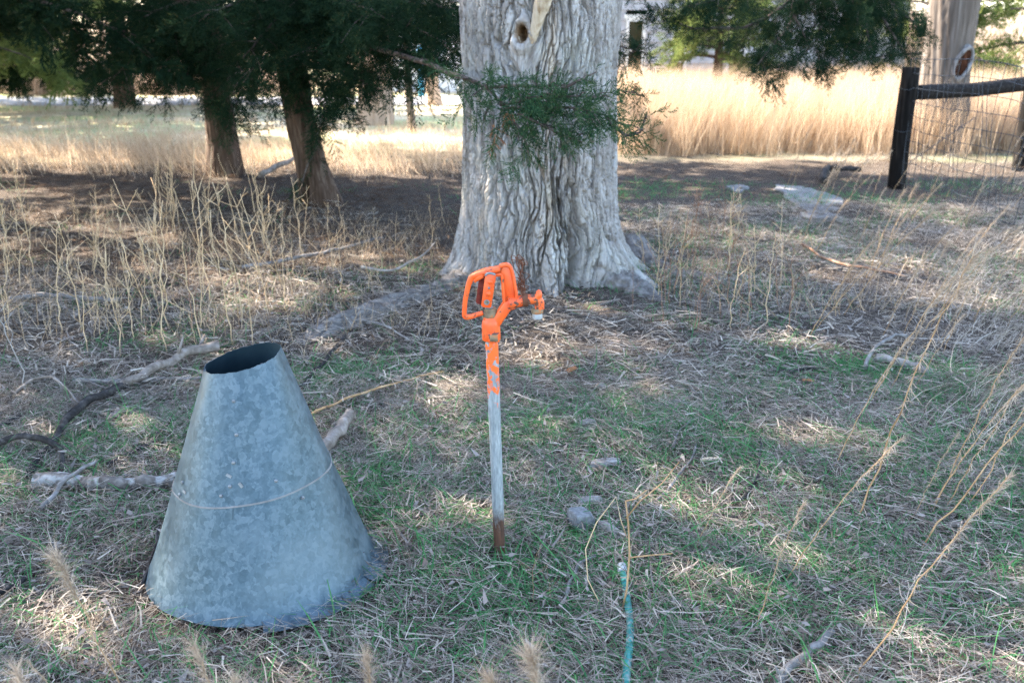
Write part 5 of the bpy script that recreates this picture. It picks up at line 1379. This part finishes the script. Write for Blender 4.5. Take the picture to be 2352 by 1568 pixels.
def hydrant():
    x, y = HYD; z0 = hz(x, y)
    root = link('yard_hydrant', None, None, 'orange frost free yard hydrant on a worn grey pipe', 'hydrant', loc=(x, y, z0), rot=(0, math.radians(-1.75), 0))
    m = MB(); rr = np.linspace(.0178, .0192, 30); m.tube([(0, 0, z) for z in np.linspace(-.1, .735, 30)], rr, 32); link('pipe', m.mesh('pipe', [M['pipe']]), root)
    K = .000193; Z0 = .722
    def q(cx, cy): return ((cx - 735) * K, Z0 + (1362 - cy) * K * 1.03)
    def q3(cx, cy, yy=0): a = q(cx, cy); return (a[0], yy, a[1])
    OR = M['orange']
    # lower casting: collar, dome, bushing
    c0 = q(732, 1362)
    prof = [(.0, 1362), (.0250, 1362), (.0275, 1345), (.0278, 1230), (.0272, 1110), (.0262, 1075), (.0235, 1040), (.0205, 1012), (.019, 985), (.0, 985)]
    m = MB(); m.lathe([(r, Z0 + (1362 - cy) * K * 1.03) for r, cy in prof], (c0[0], 0, 0), (0, 0, 1), 36); body = link('body', m.mesh('body', [OR]), root)
    m = MB(); m.lathe([(0, 1010), (.0195, 1010), (.0188, 960), (.0180, 880), (.0165, 862), (.0120, 858), (.0, 858)].__class__([(r, Z0 + (1362 - cy) * K * 1.03) for r, cy in [(0, 1010), (.0200, 1010), (.0190, 960), (.0180, 880), (.0165, 862), (.0120, 858), (0, 858)]]), (c0[0], 0, 0), (0, 0, 1), 28)
    link('bushing', m.mesh('bushing', [M['cast']]), root)
    m = MB(); m.lathe([(r, Z0 + (1362 - cy) * K * 1.03) for r, cy in [(0, 862), (.0125, 862), (.0125, 842), (.0105, 838), (0, 838)]], (c0[0] - .004, 0, 0), (0, 0, 1), 24)
    nut = link('packing_nut', m.mesh('packing_nut', [M['steel']]), root)
    m = MB(); m.tube([q3(712, 850), q3(690, 740), q3(672, 620)], .0055, 12); link('rod', m.mesh('rod', [M['steel']]), root)
    # square wrench boss on the collar
    a = q(692, 1215); b = q(858, 1360)
    poly_ext([(a[0], b[1]), (b[0], b[1]), (b[0], a[1]), (a[0], a[1])], -.0315, -.018, M['orange_worn'], 'wrench_boss', body, .002, 2)
    o = poly_ext([(a[0] + .004, b[1] + .004), (b[0] - .004, b[1] + .004), (b[0] - .004, a[1] - .004), (a[0] + .004, a[1] - .004)], -.0328, -.030, M['cast'], 'boss_face', body, .0008, 1)
    # arm rising from the body to the back column
    arm = [(600, 1105), (660, 1010), (790, 990), (838, 905), (935, 765), (1045, 720), (1060, 880), (960, 1010), (870, 1135), (800, 1160)]
    poly_ext([q(*p) for p in arm], -.017, .017, OR, 'arm', root, .006, 3)
    # back column: rounded web with a recessed channel between flanges
    web = [(938, 800), (925, 420), (905, 330), (930, 240), (1000, 205), (1050, 210), (1085, 262), (1108, 360), (1148, 600), (1155, 700), (1110, 840), (1040, 905), (985, 900)]
    col = poly_ext([q(*p) for p in web], -.0065, .0065, OR, 'column', root, .003, 2)
    bar([q3(965, 860, 0), q3(948, 700, 0), q3(940, 520, 0), q3(932, 390, 0), q3(925, 345, 0)], [.011, .010, .010, .010, .010], .030, 'column_rib', OR, col)
    bar([q3(1075, 870, 0), q3(1138, 690, 0), q3(1122, 520, 0), q3(1098, 370, 0), q3(1062, 245, 0), q3(1000, 208, 0), q3(900, 228, 0)], [.012, .010, .010, .010, .010, .010, .010], [.030, .030, .028, .026, .026, .026, .024], 'column_flange', OR, col)
    bar([q3(920, 345, 0), q3(860, 350, 0), q3(800, 352, 0)], [.012, .012, .012], .022, 'top_lug', OR, col, 20)
    # spout
    m = MB(); zsp = q(1200, 768)[1]
    pa = [q3(1030, 790), q3(1110, 778), q3(1200, 768), q3(1300, 752), q3(1400, 745), q3(1455, 752), q3(1488, 790), q3(1492, 850), q3(1492, 892)]
    m.tube(smooth_path(pa, 40), np.interp(np.linspace(0, 1, 40), [0, .15, .3, .45, .75, 1], [.024, .0190, .0165, .0150, .0145, .0145]), 28)
    sp = link('spout', m.mesh('spout', [M['orange_worn']]), root)
    cx_, cz_ = q(1488, 930)
    m = MB(); m.lathe([(0, .008), (.0165, .008), (.018, .006), (.018, -.004), (.016, -.007), (0, -.007)], (q(1455, 0)[0], 0, cz_), (0, 0, 1), 28); link('collar', m.mesh('collar', [M['cast']]), sp)
    sx = q(1455, 0)[0]
    prof = [(0, -.006)]
    for k in range(6): prof += [(.0150, -.008 - k * .0026), (.0138, -.0093 - k * .0026)]
    prof += [(.0125, -.0245), (.0105, -.0245), (.010, -.010)]
    m = MB(); m.lathe(prof, (sx, 0, cz_), (0, 0, 1), 28); link('hose_thread', m.mesh('hose_thread', [M['thread']]), sp)
    m = MB(); p0 = Vector(q3(1440, 745)); p1 = Vector(q3(1492, 690)); 
    m.tube(smooth_path([q3(1430, 760, -.004), q3(1462, 715, -.004), q3(1482, 670, -.004), q3(1475, 630, -.003), q3(1462, 610, -.002)], 20), np.interp(np.linspace(0, 1, 20), [0, .4, .75, 1], [.010, .011, .0095, .004]), 14)
    link('vacuum_breaker', m.mesh('vacuum_breaker', [OR]), sp)
    # handle: a D loop
    hp = [(905, 262), (800, 282), (690, 305), (560, 345), (470, 388), (425, 470), (385, 600), (352, 740), (335, 880), (330, 950), (352, 985), (420, 985), (520, 960), (620, 932)]
    hnd = bar([q3(a_, b_) for a_, b_ in hp], [.014, .016, .018, .018, .0165, .0160, .0150, .0142, .014, .014, .0145, .013, .0125, .011], [.030, .034, .034, .026, .018, .017, .0165, .016, .016, .016, .016, .016, .015, .014], 'handle', OR, root, 90, .2)
    bar([q3(640, 355, -.013), q3(560, 398, -.010), q3(505, 450, -.005)], [.012, .011, .006], .006, 'handle_web', OR, hnd, 20)
    # link plates with their bolts
    pl = [(678, 330), (700, 305), (790, 302), (838, 325), (842, 360), (752, 812), (735, 832), (620, 818), (598, 790)]
    for yy, mat, dx in ((-.0225, OR, 0), (.0165, M['maroon'], -88)):
        f = poly_ext([q(a_ + dx, b_) for a_, b_ in pl], yy, yy + .0055, mat, 'link_plate', root, .0016, 2)
        if yy < 0:
            for (bx_, by_, r_, mt) in ((750, 437, .0078, OR), (728, 525, .0036, M['steel']), (724, 612, .0074, OR)):
                p = q3(bx_, by_, yy - .0005); m = MB(); m.lathe([(0, .0048), (r_ * .8, .0045), (r_, .003), (r_, 0), (r_, -.002)], p, (0, -1, 0), 18); link('bolt', m.mesh('bolt', [mt]), f)
            p = q3(686, 744, yy - .0002); m = MB(); m.lathe([(.0050, -.003), (.0052, .0014), (.0080, .0014), (.0085, 0), (.0085, -.002)], p, (0, -1, 0), 20); link('pivot_eye', m.mesh('pivot_eye', [M['steel']]), f)
            m = MB(); m.lathe([(0, .0004), (.0051, .0004)], p, (0, -1, 0), 20); link('pivot_hole', m.mesh('pivot_hole', [M['cast']]), f)
            bar([q3(684, 345, yy + .0025), q3(700, 318, yy + .0025), q3(760, 308, yy + .0025), (q(832, 330)[0], yy + .0025, q(832, 330)[1])], .0065, .0072, 'worn_edge', M['steel'], f, 20)
    for bx_, by_ in ((690, 437), (668, 560)):
        p = q3(bx_, by_, 0); m = MB(); m.lathe([(0, .019), (.006, .019), (.006, -.019), (0, -.019)], p, (0, 1, 0), 14); link('pin', m.mesh('pin', [M['steel']]), root)
    # rusty wire wound on the spout
    R_ = math.radians(-1.75); rot = Matrix.Rotation(R_, 3, 'Y'); o3 = Vector((x, y, z0))
    rnd = random.Random(12); wr = link('rusty_wire', None, None, 'tangle of rusty wire wound around the hydrant spout', 'wire', loc=o3, rot=(0, R_, 0))
    for w in range(2):
        pts = []
        for k in range(140):
            t = k / 139; a = k * .36 + w * 1.5; xx, zz = q(1238 + 78 * t, 765 - 14 * t)
            pts.append((xx, .0188 * math.cos(a), zz + .0188 * math.sin(a)))
        link('coil', MB().tube(pts, .0012, 5, False).mesh('coil', [M['rust_wire']]), wr)
    for k in range(11):
        s = q3(1250 + rnd.uniform(-30, 30), 680, rnd.uniform(-.008, .008)); pts = [s]
        tg = (1080 + rnd.uniform(-40, 140), 90 + rnd.uniform(-20, 130)) if k < 7 else (1150 + rnd.uniform(-10, 100), 430 + rnd.uniform(-80, 80))
        for t in (.2, .4, .6, .8, 1.0):
            u_ = 1250 + (tg[0] - 1250) * t + 45 * math.sin(t * 9 + k) * (1 - t * .4); v_ = 680 + (tg[1] - 680) * t
            pts.append(q3(u_ + rnd.uniform(-35, 35), v_ + rnd.uniform(-25, 25), .012 + rnd.uniform(-.014, .014)))
        pts.append(q3(tg[0] + rnd.uniform(40, 120), tg[1] + rnd.uniform(20, 80), .01)); pts.append(q3(tg[0] + rnd.uniform(-20, 60), tg[1] + rnd.uniform(60, 150), .02))
        link('strand', MB().tube(smooth_path(pts, 40), .0012, 5, False).mesh('strand', [M['rust_wire']]), wr)
hydrant()

# ------------------------------------------------------------------ hose
def hose():
    uv = [(1428, 1318), (1434, 1350), (1440, 1395), (1447, 1440), (1446, 1490), (1440, 1540), (1436, 1600), (1425, 1680)]
    pts = [G(u, v, .022) for u, v in uv]; base = pts[0].copy()
    root = link('garden_hose', None, None, 'teal garden hose lying in the grass at bottom centre', 'hose', loc=base)
    pp = smooth_path([tuple(p - base) for p in pts], 60)
    m = MB(); m.tube(pp[4:], .0110, 16); link('tube', m.mesh('tube', [M['hose']]), root)
    d = Vector(pp[4] - pp[0]).normalized()
    m = MB(); prof = [(0, -.012), (.0125, -.012)]
    for k in range(7): prof += [(.0150, -.010 + k * .005), (.0140, -.0075 + k * .005)]
    prof += [(.0135, .028), (0, .028)]
    m.lathe(prof, Vector(pp[0]), d, 20); link('coupling', m.mesh('coupling', [M['thread']]), root)
hose()

# ------------------------------------------------------------------ standing weeds
def weed_mesh(sd, h=.6, r=.0035, lean=(0, 0), wig=.012, branches=3, blen=.3, up=.8, mat='pale_stem'):
    rnd = random.Random(sd); n = 12; pts = []; x = y = 0.0
    for k in range(n + 1):
        t = k / n; x += rnd.gauss(0, wig) * h / .6 * .5; y += rnd.gauss(0, wig) * .5
        pts.append(Vector((x + lean[0] * h * t * t, y + lean[1] * h * t * t, h * t - .02)))
    mb = MB(); mb.tube(pts, [r * (1 - .6 * k / n) for k in range(n + 1)], 6)
    for k in range(branches):
        i = rnd.randint(4, n - 1); az = rnd.uniform(0, 6.28); L = blen * rnd.uniform(.5, 1.1) * (1.2 - i / n)
        d = Vector((math.cos(az), math.sin(az), up * rnd.uniform(.6, 1.4))).normalized()
        b = pts[i]; e1 = b + d * L * .5; e2 = e1 + (d + Vector((rnd.gauss(0, .3), rnd.gauss(0, .3), .3))).normalized() * L * .5
        mb.tube([b, e1, e2], [r * .6, r * .45, r * .22], 5)
        if rnd.random() < .5:
            d2 = (d + Vector((rnd.gauss(0, .6), rnd.gauss(0, .6), .2))).normalized(); mb.tube([e1, e1 + d2 * L * .4], [r * .4, r * .18], 4)
    return mb, pts

def plume_mesh(sd, h=.8, lean=.5, r=.0028, head=.22, dens=1.0, tuft=1.0, leafy=.5, long=1.0):
    """a leaning dry stem hung with shrivelled leaves and a fuzzy seed head; two meshes"""
    rnd = random.Random(sd); n = 14; pts = []
    for k in range(n + 1):
        t = k / n; pts.append(Vector((lean * h * (.88 * t + .16 * t ** 3) + rnd.gauss(0, .005), rnd.gauss(0, .006), h * (t - .10 * lean * t ** 3) - .02)))
    mb = MB(); mb.tube(pts, [r * (1 - .55 * k / n) for k in range(n + 1)], 6)
    rs = np.random.RandomState(sd); base = []; d = []; L = []; Wd = []
    def at(t):
        f = t * n; k = min(int(f), n - 1); return pts[k].lerp(pts[k + 1], f - k)
    ax = (pts[-1] - pts[-4]).normalized()
    for k in range(int(110 * tuft)):
        t = 1 - head * rnd.random() ** 1.3; p = at(t); dd = ax * rnd.uniform(.5, 1.4) + Vector((rnd.gauss(.25, .4), rnd.gauss(0, .4), rnd.gauss(-.15, .4)))
        base.append(p); d.append(dd.normalized()); L.append(long * rnd.uniform(.015, .05) * (1.2 if t > .9 else .9)); Wd.append(rnd.uniform(.0012, .0028))
    for k in range(int(70 * leafy)):
        t = rnd.uniform(.25, .95); p = at(t); dd = Vector((rnd.gauss(.1, .5), rnd.gauss(0, .5), rnd.gauss(-.6, .5)))
        base.append(p); d.append(dd.normalized()); L.append(rnd.uniform(.015, .04)); Wd.append(rnd.uniform(.002, .0045))
    base = np.array([tuple(b) for b in base]); d = np.array([tuple(b) for b in d]); N = len(base)
    side = unit(np.cross(d, rs.normal(0, 1, (N, 3))))
    V, F, T = strips(base, d, rs.normal(0, .35, (N, 3)) + np.array([0, 0, -.2]), np.array(L), np.array(Wd), side, 2, rs.rand(N))
    return mb, MB().add(V, F, T)

FLUFF = []
WEEDS = {k: [] for k in ('pale', 'red', 'white')}
for q in range(9): WEEDS['pale'].append(weed_mesh(600 + q, .6, .0034, (random.Random(q).uniform(-.12, .12), 0), .016, 3 + q % 5, .30)[0].mesh('weed_stalk', [M['pale_stem']]))
for q in range(6): WEEDS['red'].append(weed_mesh(640 + q, .5, .0027, (random.Random(q).uniform(.0, .2), 0), .012, 5, .3)[0].mesh('weed_stalk', [M['red_stem']]))
for q in range(4): WEEDS['white'].append(weed_mesh(660 + q, .45, .0028, (random.Random(q).uniform(-.1, .2), 0), .012, 7, .2, .5)[0].mesh('weed_stalk', [M['white_stem']]))
PLUMES = []
for q in range(8):
    a, b = plume_mesh(700 + q, .8, (.30, .46, .38, .55, .42, .66, .34, .5)[q], (.0027, .0034, .0024, .0030)[q % 4], (.18, .3, .24, .36)[q % 4], 1, (1.7, 2.4, 1.2, 2.0)[q % 4], (1.4, .7, 1.8, 1.1)[q % 4]); PLUMES.append((a.mesh('stem', [M['gold_stem']]), b.mesh('seed_head', [M['fluff']])))

for q in range(4):
    a, b = plume_mesh(760 + q, .8, .30, .003, (.16, .24, .2, .28)[q], 1, (5, 4, 4.5, 3.5)[q], .8, 1.7); FLUFF.append((a.mesh('stem', [M['gold_stem']]), b.mesh('seed_head', [M['fluff']])))

def weed(kind, uv, hgt, label, group=None, k=None, rz=None, rnd=random.Random(31)):
    me = WEEDS[kind][k if k is not None else rnd.randrange(len(WEEDS[kind]))]
    o = link('weed_stalk', me, None, label, 'weed', group, loc=G(*uv), rot=(rnd.gauss(0, .09), rnd.gauss(0, .09), rz if rz is not None else rnd.uniform(0, 6.28)))
    s = hgt / (.6 if kind == 'pale' else .5 if kind == 'red' else .45); o.scale = (min(s, 1.15), min(s, 1.15), s); return o

def plume(p, hgt, label, group=None, k=0, rz=0.0, thick=1.0):
    st, hd = PLUMES[k] if k < 20 else FLUFF[k - 20]
    o = link('plume_weed', None, None, label, 'weed', group, loc=p, rot=(0, 0, rz)); o.scale = (hgt / .8,) * 3
    a = link('stem', st, o); b = link('seed_head', hd, o); b['kind'] = 'stuff'
    return o

def top_height(u, v0, v1):
    p = G(u, v0); q_ = P(u, v1, p.y); return max(.05, q_.z - p.z)
# the ones that stand out among the left stalks
for (u, v0, v1, lab) in [(490, 705, 292, 'tallest pale forked stalk in front of the upright cedar'), (250, 700, 500, 'pale stalk with a side shoot left of the tall forked stalk'), (595, 640, 400, 'pale stalk standing in front of the leaning cedar base'),
                         (355, 690, 395, 'pale branching stalk second left of the tall forked one'), (768, 640, 520, 'pale stalk standing alone left of the surface root'), (1020, 520, 415, 'single pale stalk against the dark litter left of the trunk'),
                         (1650, 720, 590, 'pale forked stalk right of the trunk root'), (1668, 640, 420, 'tall pale candelabra stalk right of the big trunk'), (1690, 700, 520, 'bent pale stalk behind the trunk root')]:
    weed('pale', (u, v0), top_height(u, v0, v1), lab)
weed('white', (63, 905), top_height(63, 905, 640), 'bleached many branched weed at the far left', k=1)
weed('red', (440, 770), top_height(440, 770, 560), 'rusty brown seed stalk among the pale stalks')
weed('red', (455, 760), top_height(455, 760, 620), 'shorter rusty stalk beside the rusty seed stalk')
rnd = random.Random(90)
def where_left(u):
    return ('at the left edge of the weeds' if u < 170 else 'left of the upright cedar' if u < 420 else 'in front of the upright cedar' if u < 590 else 'in front of the leaning cedar' if u < 800 else 'between the leaning cedar and big trunk')
for k in range(150):
    u = rnd.uniform(-20, 1000); v = rnd.uniform(520, 820) if u < 620 else rnd.uniform(540, 730)
    if 640 < u < 1000 and v > 760 - (u - 640) * .3: continue
    hgt = (rnd.uniform(.25, .85) if rnd.random() < .6 else rnd.uniform(.2, .45)) * (1 if u < 700 else .6)
    size = 'tall' if hgt > .55 else 'middling' if hgt > .35 else 'low'
    weed('pale', (u, v), hgt, '%s pale dry stalk standing %s' % (size, where_left(u)), 'dry stalks on the left')
for k in range(58):
    u = rnd.gauss(1590, 90); v = rnd.uniform(545, 770)
    if u < 1445: continue
    kind = rnd.choice(('pale', 'red', 'red')); hgt = rnd.uniform(.2, .6)
    weed(kind, (u, v), hgt, '%s %s stalk in the clump %s' % ('tall' if hgt > .4 else 'short', 'pale dry' if kind == 'pale' else 'thin reddish brown', 'close beside the trunk root' if u < 1580 else 'right of the trunk root'), 'dry stalks right of the trunk')
for k in range(16):
    u = rnd.uniform(560, 1000); v = rnd.uniform(640, 800)
    weed('pale', (u, v), rnd.uniform(.10, .24), 'short dry stalk by the %s end of the surface root' % ('outer' if u < 780 else 'trunk'), 'short stalks by the root', k=rnd.randrange(9))
# leaning plumes on the right
for (u, v0, hgt, lab, k, rz) in [(1965, 1190, .98, 'longest golden plume weed leaning right, rooted right of the hooked twig', 0, .1), (1990, 930, .66, 'golden plume weed with a drooping fan head at right', 1, -.1), (2040, 900, .60, 'golden plume weed behind the weathered log', 2, .15),
                                 (1800, 1330, .52, 'short orange plume weed right of the stone', 3, -.1), (1595, 1265, .30, 'small furry orange plume right of the hose end', 4, .2), (2110, 1260, .75, 'golden plume leaning over the green tuft at right', 5, .05),
                                 (2140, 1180, .72, 'thick plume weed reaching the right edge', 6, .1), (1960, 1560, .62, 'single brown stem leaning at the bottom right', 7, .0), (1730, 1450, .40, 'orange bent stem near the bottom right', 0, .3), (1905, 720, .45, 'plume weed with a pale fan head right of the trunk', 3, -.2)]:
    plume(G(u, v0), hgt, lab, None, k, rz)
for k in range(66):
    u = rnd.uniform(1780, 2340); v = rnd.uniform(400, 820) if rnd.random() < .85 else rnd.uniform(820, 1300)
    if u < 1780 + (v - 440) * .25 - 40: continue
    hg = rnd.uniform(.3, .7)
    plume(G(u, v), hg, '%s tan plume weed leaning %s' % ('tall' if hg > .5 else 'short', 'beside the wire fence' if v < 560 else 'in the green grass near the weathered log' if v < 820 else 'in the grass at the lower right'), 'plume weeds by the fence', rnd.randrange(8), rnd.gauss(0, .3))
# close to the lens, out of focus
for (u, v, Y, lab, k, rz, tk) in [(1215, 1470, 1.62, 'blurred fluffy seed head rising at the bottom centre', 20, 1.9, 1), (1110, 1535, 1.55, 'small blurred seed head left of the bottom centre one', 21, 2.6, 1), (835, 1490, 1.8, 'pale seed head in front of the cone foot', 22, 2.0, 1),
                                  (105, 1262, 1.95, 'tan plume bending left at the lower left', 22, 3.0, 1), (430, 1470, 1.75, 'curled tan seed head below the cone', 23, 2.8, 1), (20, 1520, 1.6, 'blurred pale seed head in the bottom left corner', 23, 2.6, 1),
                                  (60, 1500, 1.9, 'thin tan stem along the bottom left edge', 7, 2.9, 1), (540, 1545, 1.7, 'blurred seed tuft at the bottom below the cone', 21, 1.6, 1), (2140, 1530, 1.75, 'blurred brown stem at the bottom right edge', 2, 1.4, 1)]:
    tip = P(u, v, Y); s = tip.z / .8 / .96; lean = (.31 if k >= 20 else .47) * .8 * s * 1.1
    plume(Vector((tip.x - lean * math.cos(rz), tip.y - lean * math.sin(rz), 0)), tip.z * 1.02, lab, None, k, rz)
def golden_weed():
    b = G(1428, 1405); o = link('golden_weed', None, None, 'branching golden stem growing beside the hose end', 'weed', loc=b)
    def L(p): return tuple(p - b)
    Y = b.y
    main = [(1428, 1405), (1440, 1350), (1446, 1270), (1443, 1200), (1437, 1150)]
    m = MB(); m.tube([L(P(u, v, Y)) for u, v in main], [.0032, .003, .0028, .0026, .0022], 7); link('stem', m.mesh('stem', [M['gold_stem']]), o)
    for uv in ([(1438, 1190), (1470, 1150), (1520, 1110), (1560, 1060)], [(1445, 1280), (1490, 1275), (1545, 1270)], [(1440, 1235), (1425, 1190), (1415, 1140), (1370, 1200), (1345, 1260), (1350, 1330), (1375, 1380)], [(1437, 1150), (1460, 1145), (1485, 1125)]):
        m = MB(); m.tube([L(P(u, v, Y - .01 * i)) for i, (u, v) in enumerate(uv)], [.0022 - .0003 * i for i in range(len(uv))] if len(uv) < 6 else .0014, 6); link('shoot', m.mesh('shoot', [M['gold_stem' if uv[0][1] != 1235 else 'pale_stem']]), o)
golden_weed()
for (u, v0, v1, lab) in [(1230, 1390, 1240, 'small golden stalk below the hydrant foot'), (1265, 1395, 1290, 'thin stalk beside the small golden stalk')]:
    weed('red', (u, v0), top_height(u, v0, v1), lab)
for (u, v0, v1, lab) in [(2060, 1490, 1290, 'bleached forked stem at the lower right'), (2010, 1250, 1160, 'short bleached stem right of the hooked twig')]:
    weed('white', (u, v0), top_height(u, v0, v1), lab, k=2)
